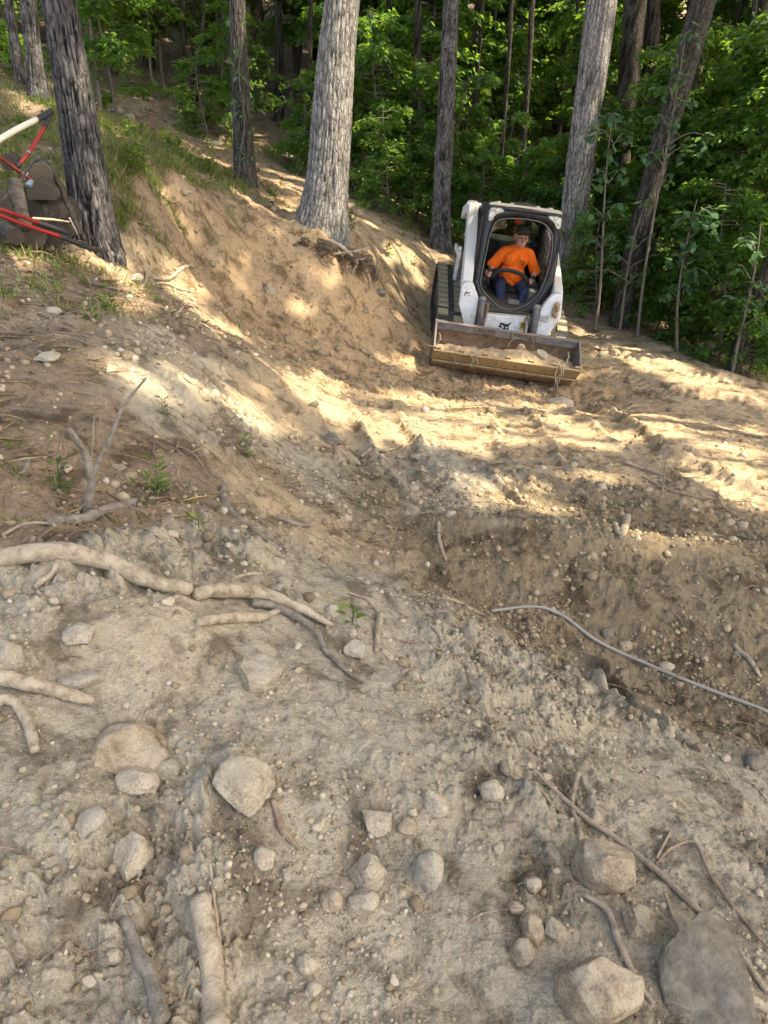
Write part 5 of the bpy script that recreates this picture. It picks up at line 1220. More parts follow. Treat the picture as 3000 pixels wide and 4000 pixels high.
stick('twig', [(1424,1092,4.55),(1432,1050,4.57),(1440,996,4.6)], [5,4,3], 'thin upright twig in the shade edge on the right', M_rootd, h=4.5)
stick('stick', [(1350,1003),(1400,1022),(1450,1048)], [8,7,4], 'pale branch tip lying in the shade right of the tracks', M_root, 1.0)
stick('stick', [(1385,1035),(1440,1066),(1525,1088)], [6,6,3], 'dark thin branch lying in the shade below the pale branch tip', M_rootd, 1.0)
stick('root', [(1058,1100),(1120,1138),(1180,1162),(1212,1172)], [5,6,6,4], 'pale thin root lying along the crest of the soil ridge', M_root, 1.0)
stick('root', [(822,1335),(816,1362),(812,1408)], [16,16,12], 'knobby root end below the small fern', M_root, .8)
stick('root', [(740,1288),(790,1302),(818,1330)], [5,6,5], 'thin root leading to the knobby root end', M_root, 1.0)
stick('root', [(955,1300),(1000,1318),(1045,1340)], [6,6,4], 'pale root sliver left of the strap like root', M_root, .9)
stick('root', [(1580,1410),(1605,1440),(1638,1482)], [10,12,9], 'pale root at the right edge below the soil ridge', M_root, .9)
stick('root', [(925,1370),(945,1388),(962,1412)], [6,7,5], 'short pale root in the bare slope', M_root, .9)
stick('root', [(840,1372),(900,1395),(960,1420),(1010,1452)], [5,6,6,4], 'thin grey root half buried in the bare slope', M_rootd, .7)
stick('stick', [(590,1742),(612,1790),(648,1828)], [14,20,10], 'brown root knee right of the large pale rock', M_rootd, .8)
stick('root', [(1010,1990),(1040,1970),(1075,1962)], [5,6,4], 'thin curly white rootlet in the middle foreground', M_root, 1.0)
stick('twig', [(225,1985),(250,1965),(285,1950)], [4,4,3], 'thin grey twig arching above the curved grey stick', M_woodg, 1.5)
# sticks on the left bank
for pts, wd, lb, mm in [
 ([(330,612),(370,610),(425,588)], [9,9,8], 'pale broken stick on the left bank pointing up to the cut', M_wood),
 ([(305,628),(318,608),(312,585)], [7,7,4], 'short pale prong beside the flat dark stone', M_wood),
 ([(318,622),(370,622),(428,640)], [6,6,4], 'thin pale stick lying under the broken stick', M_wood),
 ([(330,635),(380,655),(405,652)], [5,5,3], 'brown stick at the rim of the left bank', M_rootd),
 ([(385,675),(400,668),(415,664)], [7,7,5], 'stubby pale root end at the rim of the cut', M_wood),
 ([(395,690),(450,716),(478,748)], [5,5,3], 'curving thin root along the rim of the cut', M_root),
 ([(440,738),(480,765),(476,808)], [4,4,3], 'thin dark root lying below the rim of the cut', M_rootd),
 ([(240,470),(300,490),(350,502)], [6,5,3], 'long dark stick on the grassy slope right of the blackened trunk', M_rootd),
 ([(345,420),(385,455),(405,485)], [6,5,3], 'root curling down the top of the cut bank', M_rootd),
 ([(380,480),(398,500),(410,528)], [5,5,3], 'short root dangling on the upper cut bank', M_rootd),
 ([(90,575),(140,590),(215,612)], [6,6,4], 'weathered stick on the ground below the lopper handles', M_woodg),
 ([(75,590),(120,610),(180,625)], [6,5,3], 'second weathered stick below the lopper handles, the lower one', M_woodg),
 ([(395,852),(425,870),(444,896)], [4,4,3], 'dark twig lying on the pale shaded slope', M_rootd),
 ([(520,1000),(560,1030),(590,1040)], [4,4,3], 'dark rootlet at the sooty patch on the slope', M_rootd)]:
    stick('stick', pts, wd, lb, mm, .9)
# roots under the oak
oroots = [([(665,520,10.0),(690,545,9.95),(735,548,9.9),(800,535,10.2)],[7,7,7,5]), ([(660,540,9.95),(670,580,9.8),(668,620,9.7)],[4,3,2]), ([(690,530,10),(705,570,9.85),(712,625,9.75)],[4,3,3]), ([(700,552,9.95),(690,590,9.8),(702,640,9.7)],[3,3,2]),
 ([(745,545,10.1),(770,560,10.1),(800,556,10.3)],[8,7,5]), ([(780,575,10.2),(795,600,10.15),(800,635,10.2)],[5,4,3]), ([(640,520,10.05),(655,548,9.95),(650,585,9.8)],[4,3,2]), ([(725,560,9.95),(740,590,9.95),(735,620,9.9)],[4,3,2]), ([(800,530,10.6),(815,560,10.5),(812,600,10.4)],[7,6,4]), ([(712,520,10.0),(740,535,9.95),(770,565,10),(760,590,10)],[10,9,8,5])]
for i, (pts, wd) in enumerate(oroots):
    stick('root', pts, wd, 'bare root hanging out of the undercut bank below the oak', M_rootd if i % 3 else M_root, h=10, group='roots hanging below the oak')
def root_mass():  # dark lumps and root fibres stand in for the shaded hollow under the oak
    rng = np.random.RandomState(61); b = MB()
    for px, py, h, wx, wz in [(664,526,10.02,.13,.07),(700,534,9.98,.13,.08),(740,546,10.12,.15,.07),(780,564,10.36,.14,.07),(802,590,10.6,.10,.09)]:
        c = at_h(px, py, h); V, F = rock_shape(rng, 4, .1, (wx, .22, wz)); V = V*(1+.6*noise3(V, .09, int(px))+.35*noise3(V, .035, 4))[:, None]; b.add((V+c, [tuple(f) for f in F]))
    for k in range(110):
        q = [(664,528,9.84),(700,540,9.78),(738,552,9.92),(778,570,10.12),(802,594,10.4)][rng.randint(5)]; p = at_h(q[0]+rng.randn()*16, q[1]+rng.randn()*8, q[2]-.02); L = rng.uniform(.05, .32)**1.2; t = np.linspace(0, 1, 6)
        P = p+np.stack([rng.randn(6).cumsum()*.025+rng.randn()*.12*t, -.03*t+rng.randn(6).cumsum()*.008, -L*t], -1); b.tube(P, np.linspace(.006, .002, 6)*rng.uniform(.5, 1.4), 4, False)
    o = b.build('root_mat', speckled('root_soil', (.07,.05,.032), (.16,.115,.07), 18, .97, .9, .02, c3=(.26,.195,.125))); c0 = at_h(700, 540, 9.7)
    tag(o, 'dark fibrous root mat standing in for the shaded hollow below the oak', 'root mat')
root_mass()
# roots dangling from the bucket edge
broots = [([(-.74,-1.99,.31),(-.70,-2.02,.24),(-.72,-2.03,.17),(-.66,-2.03,.08)],.007),([(-.50,-1.98,.33),(-.46,-2.02,.27),(-.49,-2.04,.22),(-.44,-2.04,.18)],.010),([(-.44,-1.97,.33),(-.40,-2.03,.26),(-.38,-2.04,.20)],.008),([(-.10,-1.98,.33),(-.12,-2.02,.26),(-.16,-2.03,.20)],.006),
 ([(.70,-1.96,.36),(.73,-2.03,.30),(.70,-2.04,.18),(.74,-2.05,.05),(.72,-2.04,-.08)],.011),([(.74,-1.96,.36),(.76,-2.03,.27),(.72,-2.05,.14),(.76,-2.05,.02)],.009),([(.68,-1.97,.35),(.66,-2.03,.25),(.69,-2.05,.12),(.67,-2.05,.0)],.008),([(.78,-1.95,.38),(.80,-1.90,.47),(.78,-1.88,.52)],.014),([(.02,-1.62,.40),(.04,-1.66,.48),(.10,-1.68,.56)],.010),([(.34,-1.60,.36),(.36,-1.62,.46),(.34,-1.63,.54)],.006),
 ([(-.96,-1.75,.32),(-.93,-1.80,.42),(-.95,-1.80,.50)],.014),([(-.98,-1.93,.35),(-1.06,-1.95,.36),(-1.14,-1.95,.40)],.006)]
for pts, r_ in broots:
    b = MB(); S_ = spline(pts, 18); S_ = S_+np.random.RandomState(int(abs(pts[0][0])*100)).randn(18, 3)*.004; b.tube(S_, np.linspace(r_, r_*.45, 18), 7)
    o = b.build('root', M_root if r_ > .0075 else M_rootd); put_local(o); tag(o, 'torn root caught in the soil of the loader bucket', 'root', 'roots caught in the bucket')
V, F = rock_shape(np.random.RandomState(4), 3, .8, (.11, .06, .05)); o = mesh_obj('rock', V, F, M_rock); o.matrix_world = LM @ Matrix.Translation((.50, -1.72, .38)) @ Matrix.Rotation(.4, 4, 'Y'); tag(o, 'pale oblong stone on the soil in the bucket', 'rock')
V, F = rock_shape(np.random.RandomState(5), 3, .7, (.06, .05, .05)); o = mesh_obj('rock', V, F, M_rockb); o.matrix_world = LM @ Matrix.Translation((.20, -1.66, .41)); tag(o, 'small brown stone at the top of the soil in the bucket', 'rock')

# ------------------------------------------------------------------ gravel, clods and litter that nobody could count
def scatter(n, rng, rmin, rmax, az=.60, p=1.0):
    u = rng.rand(n); r = np.exp(math.log(rmin)+u*(math.log(rmax)-math.log(rmin))); a = rng.uniform(-az, az, n)*np.interp(r, [.6, 2.2, 4], [1.85, 1.2, 1.0]); return r*np.sin(a), r*np.cos(a), r
def merged(V0s, F0s, pos, size, rng, squash=(.55, .95)):
    """many small solids in one mesh"""
    n = len(pos); k = rng.randint(len(V0s), size=n); VV = []; FF = []; base = 0
    for i in range(len(V0s)):
        idx = np.where(k == i)[0]; V0 = V0s[i]; m = len(idx)
        if m == 0: continue
        a = rng.rand(m)*6.28; c, s = np.cos(a), np.sin(a); sc = size[idx][:, None]*np.stack([rng.uniform(.8, 1.3, m), rng.uniform(.7, 1.1, m), rng.uniform(*squash, m)], -1)
        P = V0[None]*sc[:, None]; t = rng.uniform(-.6, .6, m); ct, st_ = np.cos(t)[:, None], np.sin(t)[:, None]
        y = P[..., 1]*ct-P[..., 2]*st_; z = P[..., 1]*st_+P[..., 2]*ct; x = P[..., 0]
        X = x*c[:, None]-y*s[:, None]; Y = x*s[:, None]+y*c[:, None]
        V = np.stack([X, Y, z], -1)+pos[idx][:, None]; VV.append(V.reshape(-1, 3))
        FF.append((F0s[i][None]+(base+np.arange(m)*len(V0))[:, None, None]).reshape(-1, F0s[i].shape[1])); base += m*len(V0)
    return np.concatenate(VV), np.concatenate(FF)
def gravel():
    rng = np.random.RandomState(17)
    protos = [rock_shape(np.random.RandomState(i), 1, .5 if i % 2 else .1, (1, 1, 1)) for i in range(5)]
    protos2 = [rock_shape(np.random.RandomState(i+30), 3, .7, (1, 1, 1)) for i in range(6)]
    x, y, r = scatter(42000, rng, .6, 10, .6)
    dens = fbm(x, y, .7, 2, 41)+.35*fbm(x, y, .25, 2, 42); W = zone_w(x, y)
    keep = rng.rand(len(x)) < np.clip(.30+.8*dens, .04, 1)*(1-.9*smooth(.15, .5, W[:, 3]))*(1-.8*W[:, 1])*np.where(W[:, 4] > .6, .4, 1); x, y, r = x[keep], y[keep], r[keep]
    s = np.clip(np.exp(rng.randn(len(x))*.55)*.0040, .002, .02)*np.clip(r/1.6, .8, 2.6)
    z = ground_h(x, y); V, F = merged([p[0] for p in protos], [p[1] for p in protos], np.stack([x, y, z+s*.15], -1), s, rng)
    m = mat('pebble', rough=.95, spec=.1); g = N(m, 'NewGeometry'); r_ = ramp(m, g.outputs['Random Per Island'], [(0, (.18,.135,.085)), (.3, (.30,.24,.16)), (.7, (.38,.315,.22)), (1, (.45,.39,.295))])
    n = noise_node(m, 60, 4, .6); rr = ramp(m, n.outputs['Fac'], [(.3, (.75,.73,.7)), (.6, (1.05,1.04,1.02))]); LK(m, mixc(m, 1, r_.outputs[0], rr.outputs[0], 'MULTIPLY'), bsdf(m).inputs['Base Color'])
    o = mesh_obj('gravel', V, F, m); tag(o, 'small gravel and crumbs of soil scattered over the slope', 'gravel', kind='stuff')
    # fist sized and smaller stones of the foreground
    x, y, r = scatter(1700, rng, .62, 6.0, .6); dens = fbm(x, y, .5, 2, 44); keep = rng.rand(len(x)) < np.clip(.15+1.3*dens, .02, 1)*(1-.85*zone_w(x, y)[:, 1])*(1-.97*smooth(.15, .5, zone_w(x, y)[:, 3])); x, y, r = x[keep], y[keep], r[keep]
    s = np.clip(np.exp(rng.randn(len(x))*.5)*.0095, .005, .028)*np.clip(r/2.0, .75, 1.7); z = ground_h(x, y)
    V, F = merged([p[0] for p in protos2], [p[1] for p in protos2], np.stack([x, y, z+s*.1], -1), s, rng)
    o = mesh_obj('pebbles', V, F, m); tag(o, 'loose pebbles half sunk in the dusty slope', 'pebbles', kind='stuff')
    # clods on the soil ridge, beside the tracks and on the cut floor
    x, y, r = scatter(70000, rng, 2.2, 12.5, .6); W = zone_w(x, y); tr = track_h(x, y)
    pr = np.clip(W[:, 3]*1.0+np.maximum(0, tr)*16+W[:, 0]*.55+.05, 0, 1)*np.clip(.5+fbm(x, y, .4, 2, 45), .1, 1); keep = rng.rand(len(x)) < pr*.55; x, y, r = x[keep], y[keep], r[keep]
    s = np.clip(np.exp(rng.randn(len(x))*.6)*.0085, .004, .045)*np.clip(r/5, .65, 1.4); z = ground_h(x, y)
    V, F = merged([p[0] for p in protos], [p[1] for p in protos], np.stack([x, y, z+s*.2], -1), s, rng)
    m2 = mat('clod', rough=.97, spec=.08); g = N(m2, 'NewGeometry'); r_ = ramp(m2, g.outputs['Random Per Island'], [(0, (.20,.15,.09)), (.5, (.285,.22,.135)), (1, (.36,.285,.185))]); LK(m2, r_.outputs[0], bsdf(m2).inputs['Base Color'])
    o = mesh_obj('clods', V, F, m2); tag(o, 'crumbled clods of moist soil on the ridge and along the tracks', 'soil', kind='stuff')
gravel()
def litter():
    rng = np.random.RandomState(23)
    # thin rootlets and twigs
    b = MB(); x, y, r = scatter(2300, rng, .7, 11, .6); W = zone_w(x, y); dens = fbm(x, y, .6, 2, 51)
    keep = rng.rand(len(x)) < np.clip(.3+.7*dens+.5*W[:, 4], .05, 1); x, y, r = x[keep], y[keep], r[keep]
    for i in range(len(x)):
        L = rng.uniform(.05, .16)*np.clip(r[i]/2.2, .6, 2.4); a = rng.rand()*6.28; n = 6; t = np.linspace(0, 1, n)
        px = x[i]+np.cos(a)*L*t+rng.randn(n).cumsum()*L*.05; py = y[i]+np.sin(a)*L*t+rng.randn(n).cumsum()*L*.05
        pz = base_h(px, py)+.012+np.abs(np.sin(t*3.1))*L*rng.uniform(0, .25); P = np.stack([px, py, pz], -1); P[:, 2] += gz(x[i], y[i])-base_h(x[i:i+1], y[i:i+1])[0]
        b.tube(P, np.linspace(1, .5, n)*rng.uniform(.0010, .0026)*np.clip(r[i]/2, .7, 2), 4, False)
    o = b.build('rootlets', M_rootd); tag(o, 'thin rootlets and twigs strewn over the dirt', 'rootlets', kind='stuff')
    # dead leaves and straw on the left slope and under the trees
    x1, y1, r1 = scatter(9000, rng, 2.0, 22, .62); W = zone_w(x1, y1); keep = rng.rand(len(x1)) < W[:, 4]**1.5*np.clip(.6+fbm(x1, y1, .7, 2, 52), .1, 1); x, y, r = x1[keep], y1[keep], r1[keep]
    n = len(x); a = rng.rand(n)*6.28; d = np.stack([np.cos(a), np.sin(a), rng.uniform(-.15, .3, n)], -1); nn = unit(rng.randn(n, 3)*.35+np.array([0, 0, 1])); nn = unit(nn-d*(nn*d).sum(1)[:, None])
    L = rng.uniform(.035, .085, n)*np.clip(r/7, .35, 1); z = ground_h(x, y)+.012
    M_dead = mat('dead_leaf', rough=.85, spec=.15); at = N(M_dead, 'Attribute', attribute_name='tone'); r_ = ramp(M_dead, at.outputs['Fac'], [(0, (.09,.055,.035)), (.4, (.20,.125,.07)), (.75, (.34,.23,.14)), (1, (.48,.37,.26))]); LK(M_dead, r_.outputs[0], bsdf(M_dead).inputs['Base Color'])
    o = foliage_obj('leaf_litter', np.stack([x, y, z], -1), unit(d), nn, L, L*.6, M_dead, None, rng); tag(o, 'brown dead leaves littering the ground under the trees', 'leaf litter', kind='stuff')
    x, y, r = scatter(6000, rng, 2.0, 9, .62); W = zone_w(x, y); keep = (rng.rand(len(x)) < W[:, 4]*.9*np.clip(.5+fbm(x, y, .6, 2, 53), .05, 1)) & (x < .3); x, y, r = x[keep], y[keep], r[keep]; n = len(x)
    a = rng.rand(n)*6.28; d = unit(np.stack([np.cos(a), np.sin(a), rng.uniform(-.05, .25, n)], -1)); nn = unit(rng.randn(n, 3)*.4+np.array([0, 0, 1])); nn = unit(nn-d*(nn*d).sum(1)[:, None])
    L = rng.uniform(.06, .18, n); o = foliage_obj('straw', np.stack([x, y, ground_h(x, y)+.008], -1), d, nn, L, L*0+.005, M_dry, None, rng); tag(o, 'dry straw matted on the left slope', 'straw', kind='stuff')
litter()
# ------------------------------------------------------------------ grass and weeds
def grass():
    rng = np.random.RandomState(31)
    spots = [((30,330),1.6,4200),((60,250),1.8,5000),((30,420),.9,2600),((240,285),.8,4200),((320,318),.9,4200),((330,375),.6,1500),((410,395),.5,1000),((270,400),.5,1000),((420,365),1.0,1500),((520,400),.8,900),((250,470),.3,300),((100,560),.5,500),((60,620),.4,250),((210,600),.4,300),((210,660),.4,300),((340,1050),.12,60),((745,515),.25,260),((720,500),.3,260),((40,1000),.25,90),((290,560),.4,250),((140,200),1.5,1500),((470,360),.8,900),((500,325),1.0,700)]
    P = []; 
    for (q, rad, n) in spots:
        c = hit_base(*q); x = c[0]+rng.randn(n)*rad*.6; y = c[1]+rng.randn(n)*rad*.8; k = (fbm(x, y, .5, 2, 61) > -.25) & ((zone_w(x, y)[:, 4] > .45) | (rng.rand(len(x)) < .04)); P.append(np.stack([x[k], y[k], ground_h(x[k], y[k])-.005], -1))
    P = np.concatenate(P); n = len(P); a = rng.rand(n)*6.28; lean = rng.uniform(.15, .9, n); d = unit(np.stack([np.cos(a)*lean, np.sin(a)*lean, np.ones(n)], -1)); nn = np.stack([-np.sin(a), np.cos(a), a*0], -1); nn = unit(np.cross(d, nn))
    L = rng.uniform(.05, .16, n)*np.clip(np.hypot(P[:, 0], P[:, 1])/8, .3, 1); m_dry = rng.rand(n) < .25
    o = foliage_obj('grass', P[~m_dry], d[~m_dry], nn[~m_dry], L[~m_dry], L[~m_dry]*0+.009, M_grass, None, rng); tag(o, 'short sunlit grass on the upper left bank', 'grass', kind='stuff')
    o = foliage_obj('dry_grass', P[m_dry], d[m_dry], nn[m_dry], L[m_dry]*1.3, L[m_dry]*0+.007, M_dry, None, rng); tag(o, 'dry yellow grass blades on the upper left bank', 'grass', kind='stuff')
grass()
def weed_proto(seed, n=16, h=.18, leaf=.05):
    rng = np.random.RandomState(seed); a = rng.rand(n)*6.28; t = rng.rand(n); base = np.stack([np.cos(a)*.02*t, np.sin(a)*.02*t, h*t*.85], -1)
    stem = MB(); stem.tube([(0, 0, -.03), (.005, 0, h*.5), (0, .008, h*.9)], [.004, .003, .002], 5)
    d = unit(np.stack([np.cos(a), np.sin(a), rng.uniform(.1, .7, n)], -1)); nn = np.array([0, 0, 1.])-d*d[:, 2:3]; L = leaf*rng.uniform(.7, 1.4, n)
    e = empty('weed', (0, 0, 0)); stem.build('stem', M_weed, e); foliage_obj('leaves', base+d*.012, d, unit(nn), L, L*.55, M_weed, e, rng); return e
WP = [weed_proto(1), weed_proto(2, 22, .30, .07), weed_proto(3, 12, .10, .04), weed_proto(4, 30, .5, .09)]; wu = set()
def weed(k, px, py, s, label, group=None, h=None):
    o = WP[k] if k not in wu else copy_tree(WP[k]); wu.add(k); p = hit(px, py); o.location = (p[0], p[1], p[2]-.01); o.scale = (s,)*3; o.rotation_euler = (0, 0, random.random()*6.28); tag(o, label, 'weed', group)
weed(0,130,1052,.8,'small green weed left of the forked dead branch'); weed(1,345,1066,.62,'leafy green weed right of the forked dead branch'); weed(2,760,1352,.9,'tiny fern like seedling at the tip of the curved branch')
weed(2,430,1155,.7,'single leaf seedling on the dusty slope'); weed(0,355,905,.6,'small seedling beside the upright prong tip'); weed(0,200,690,1.0,'weed on the shaded left slope, left of two'); weed(1,240,665,.8,'weed on the shaded left slope, right of two')
weed(0,530,1000,.8,'dark green sprig at the sooty patch on the slope'); weed(2,10,655,1.2,'weed at the left edge below the log pile'); weed(3,760,505,.9,'tall weed growing just right of the oak foot'); weed(3,590,450,.8,'tall weed left of the oak on the grassy bank')
weed(1,735,512,1.0,'weed tuft at the foot of the oak'); weed(3,505,318,1.2,'tall stalk of weed left of the vine clad trunk'); weed(3,1600,770,1.3,'weed at the right wood edge, nearest to the tipped trunk'); weed(3,1370,718,1.4,'weed in front of the leaning trunk')
rgw = np.random.RandomState(77)
for _ in range(60):
    px, py = rgw.choice(5), 0
    q = [(330,335,70,30),(430,360,60,25),(520,395,40,18),(120,270,90,40),(900,520,60,30)][px]
    weed(int(rgw.choice([1, 3, 3])), q[0]+rgw.randn()*q[2], q[1]+rgw.randn()*q[3], rgw.uniform(.5, .9), 'leafy weed in the weeds along the wood edge', 'weeds along the wood edge')

# ------------------------------------------------------------------ broad leaved saplings at the right wood edge: every leaf a piece of its own
def broad_leaf_mesh():
    n = 7; V = []; F = []
    for i in range(n):
        t = i/(n-1); w = .30*math.sin(math.pi*min(1, t*.93+.07))**.8*(1-.25*t)*(0 if i == n-1 else 1); zc = -.22*t*t
        V += [(t, -w, zc+.06*w), (t, 0, zc-.02), (t, w, zc+.06*w)]
    for i in range(n-1):
        for j in range(2): F.append((i*3+j, i*3+j+1, (i+1)*3+j+1, (i+1)*3+j))
    return V, F
_V, _F = broad_leaf_mesh(); _o = mesh_obj('leaf', _V, _F, M_leafb); LEAF_ME = _o.data; bpy.data.objects.remove(_o)
at_ = LEAF_ME.attributes.new('tone', 'FLOAT', 'POINT'); at_.data.foreach_set('value', np.full(len(LEAF_ME.vertices), .55, np.float32))
def broad_sapling(base, h, top, branches, label, seed, leaf=.17):
    rng = np.random.RandomState(seed); B = at_h(base[0], base[1], h); B[2] = float(base_h(B[:1], B[1:2])[0]); T_ = at_h(top[0], top[1], h)
    e = empty('sapling', B, label, 'sapling'); b = MB(); t = np.linspace(0, 1, 8); stem = B+(T_-B)*t[:, None]+np.stack([.06*np.sin(t*4+seed), .05*np.sin(t*3), t*0], -1)
    b.tube(stem-B, np.interp(t, [0, 1], [.028, .008]), 7, False); leaves = []
    for (px, py, dh) in branches:
        E = at_h(px, py, h+dh); u = rng.uniform(.25, .95); zt = min(E[2]-.1, T_[2]); k = np.clip((zt-B[2])/(T_[2]-B[2]), .1, 1); S = B+(T_-B)*k
        m = S*.5+E*.5+np.array([0, 0, .12]); P = spline([S, m, E], 10); b.tube(P-B, np.linspace(.010, .003, 10), 5, False)
        d = P[-1]-P[-3]
        for q in range(15):
            o = P[-1]-(P[-1]-P[3])*(q/15.)+rng.randn(3)*.05; az = rng.rand()*6.28
            leaves.append((o, az, rng.uniform(-.7, .35), leaf*rng.uniform(.6, 1.15)))
    b.build('trunk', M_twig, e)
    for o, az, pit, L in leaves:
        l = bpy.data.objects.new('leaf', LEAF_ME); C.objects.link(l); l.parent = e; l.matrix_local = Matrix.Translation(tuple(o-B)) @ Matrix.Rotation(az, 4, 'Z') @ Matrix.Rotation(-pit, 4, 'Y') @ Matrix.Rotation(rng.uniform(-.5, .5), 4, 'X') @ Matrix.Scale(L, 4)
broad_sapling((1290,650), 12.6, (1330,260), [(1300,255,0),(1340,265,.2),(1270,290,-.2),(1360,300,.1),(1310,330,.1),(1280,380,-.1),(1350,380,.2),(1240,455,-.2),(1300,470,0),(1350,450,.3),(1260,520,0),(1330,520,.1)], 'broad leaved sapling in front of the pale trunk', 1)
broad_sapling((1345,640), 12.8, (1400,430), [(1300,560,0),(1400,440,.1),(1360,520,.2),(1420,520,.3),(1390,600,.2),(1250,590,-.2),(1340,600,.1),(1460,560,.4)], 'low broad leaved sapling between the pale and the leaning trunk', 2, .15)
broad_sapling((1470,720), 12.2, (1500,430), [(1470,470,0),(1510,480,-.1),(1545,500,.1),(1490,540,-.1),(1550,460,.2),(1440,560,.2),(1520,590,0),(1580,560,.2),(1480,620,.1),(1430,640,.1)], 'grey green broad leaved sapling right of the leaning trunk', 3, .20)
broad_sapling((1390,690), 12.7, (1470,90), [(1500,80,.1),(1455,130,.1),(1480,170,0),(1430,200,.2),(1500,230,.1),(1400,260,.1),(1460,270,-.1),(1420,330,.1),(1500,330,.2),(1380,340,0),(1450,390,.1),(1540,300,.3)], 'tall slender sapling leafing out over the leaning trunk', 4, .14)
broad_sapling((1600,770), 11.6, (1640,480), [(1600,520,0),(1640,560,.1),(1570,580,.1),(1650,620,0),(1610,660,.1),(1560,650,.2),(1650,700,0)], 'leafy sapling at the right edge above the tipped trunk', 5, .14)
# vine leaves on the slender trunk
e = empty('vine', ivy[1], 'yellow green vine climbing the slender trunk left of the oak', 'vine'); b = MB(); rng = np.random.RandomState(8); VP = [at_h(522+6*math.sin(y*.03), y, 11.38) for y in np.linspace(380, 90, 14)]; b.tube(np.array(VP)-ivy[1], .008, 5, False); b.build('stem', M_twig, e)
for k in range(60):
    p = VP[rng.randint(len(VP))]+np.array([rng.randn()*.12, -.02-abs(rng.randn())*.05, rng.randn()*.1]); l = bpy.data.objects.new('leaf', LEAF_ME); C.objects.link(l); l.parent = e
    l.matrix_local = Matrix.Translation(tuple(p-ivy[1])) @ Matrix.Rotation(rng.rand()*6.28, 4, 'Z') @ Matrix.Rotation(rng.uniform(0, .9), 4, 'Y') @ Matrix.Scale(rng.uniform(.06, .13), 4)
# more low growth along the wood edge
for px, py, h, k, s in [(820,460,15,3,.8),(880,470,15.2,3,.9),(900,440,16,1,.9),(1010,520,15,3,.9),(1060,500,15.5,1,.8),(1120,500,15.5,3,1.0),(1170,520,15,1,.8),(1280,660,13.6,3,.8),(1420,690,13.3,3,.9),(1500,700,13,1,.8),(1560,740,12.6,3,.9),(1640,760,12,3,.9),(1650,700,12.6,1,.9),(1380,600,14.2,1,1.0),(1480,600,14.2,1,1.1),(1580,620,13.8,0,.9),(640,330,16.5,3,.8),(450,300,17,3,.7),(770,400,16,1,.8),(500,280,17.5,1,.8),(1420,520,14.5,0,1.0),(1540,500,14.6,0,1.1),(1640,520,14,0,1.1),(980,470,15.4,1,.9),(1240,560,14.6,1,1.0),(240,120,15.5,1,1.0),(200,100,15,0,.9)]:
    B = at_h(px, py, h); put_sapling(k, B[0], B[1], s, label='low leafy sapling growing along the edge of the clearing', group='saplings along the clearing edge')

# ------------------------------------------------------------------ log pile and tools beside the blackened trunk
M_log = soilish('log_bark', (.03,.025,.02), (.07,.058,.046), (.125,.105,.082), 20, .9)
def log_end(px, py, rpx, h, back, label, m=M_log, name='log', split=False, seed=0):
    """a cut log whose end face shows; it runs away by the vector back"""
    c = at_h(px, py, h); r = rpx*((c-np.array([0, 0, CAMZ]))@FW)/1531; rng = np.random.RandomState(seed+40); n = 22; back = np.array(back, float); ln = np.linalg.norm(back)
    P = c+back*np.linspace(0, 1, 9)[:, None]; V, F = tube(P, r*(1+.03*rng.randn(9)), n, True)
    if split:
        a_ = V-P[np.repeat(np.arange(9), n)]; cut = a_[:, 2] < -.25*r; V[cut, 2] += (-.25*r-a_[cut, 2])
    V = V+np.stack([noise3(V, .09, k+seed) for k in range(3)], -1)*r*.07
    o = mesh_obj(name, V-c, F, m, None, False); o.location = tuple(c); tag(o, label, 'log')
    face = mat('log_end_'+str(seed), (.14,.11,.085), .95, spec=.1); tc = N(face, 'TexCoord'); wv = N(face, 'TexWave', wave_type='RINGS', rings_direction='SPHERICAL'); wv.inputs['Scale'].default_value = 22; wv.inputs['Distortion'].default_value = 2.5; LK(face, tc.outputs['Object'], wv.inputs['Vector'])
    rr = ramp(face, wv.outputs['Fac'], [(0, (.05,.04,.03)), (1, (.08,.064,.05))]); LK(face, rr.outputs[0], bsdf(face).inputs['Base Color'])
    th = np.linspace(0, 2*math.pi, n, endpoint=False); ring = V[:n]-c; d = -back/ln
    e2 = mesh_obj('cut_end', np.concatenate([ring+d*.003, [ring.mean(0)+d*.006]]), [(k, (k+1) % n, n) for k in range(n)], face, o, False)
    for p in o.data.polygons: p.use_smooth = len(p.vertices) == 4
    return o
log_end(91,379,23,6.1,(-.2,.5,.03),'round dark log end on top of the wood pile',seed=1)
log_end(90,424,29,6.0,(-.12,.5,.0),'split log lying under the round log end',M_log,split=True,seed=2)
log_end(34,512,17,5.45,(-.35,.45,.05),'small log at the bottom left of the wood pile',M_log,seed=3)
log_end(70,462,30,6.15,(.05,.5,.0),'dark log at the bottom of the wood pile in shadow',M_log,seed=4)
log_end(20,352,16,6.4,(-.3,.7,.0),'dark log at the back of the wood pile by the left edge',M_log,seed=6)
log_end(10,440,26,6.0,(-.5,.6,.0),'dark log cut off by the left edge of the picture',M_log,seed=7)
for k_, (px_, py_, r_, h_, bk_) in enumerate([(100,474,26,6.25,(-.1,.5,0)),(132,462,20,6.4,(-.1,.4,0)),(72,512,24,6.1,(-.15,.5,0)),(116,508,22,6.25,(-.1,.4,0)),(38,470,24,6.1,(-.2,.5,0)),(8,500,24,5.9,(-.3,.5,0)),(60,432,18,6.3,(-.2,.4,0)),(140,500,16,6.35,(-.1,.35,0))]):
    o_ = log_end(px_, py_, r_, h_, bk_, 'dark log added to fill the shaded bottom of the wood pile', M_log, seed=20+k_); o_['group'] = 'dark logs added in the bottom of the pile'  # logs added to carry the pile and fill its shadowed underside
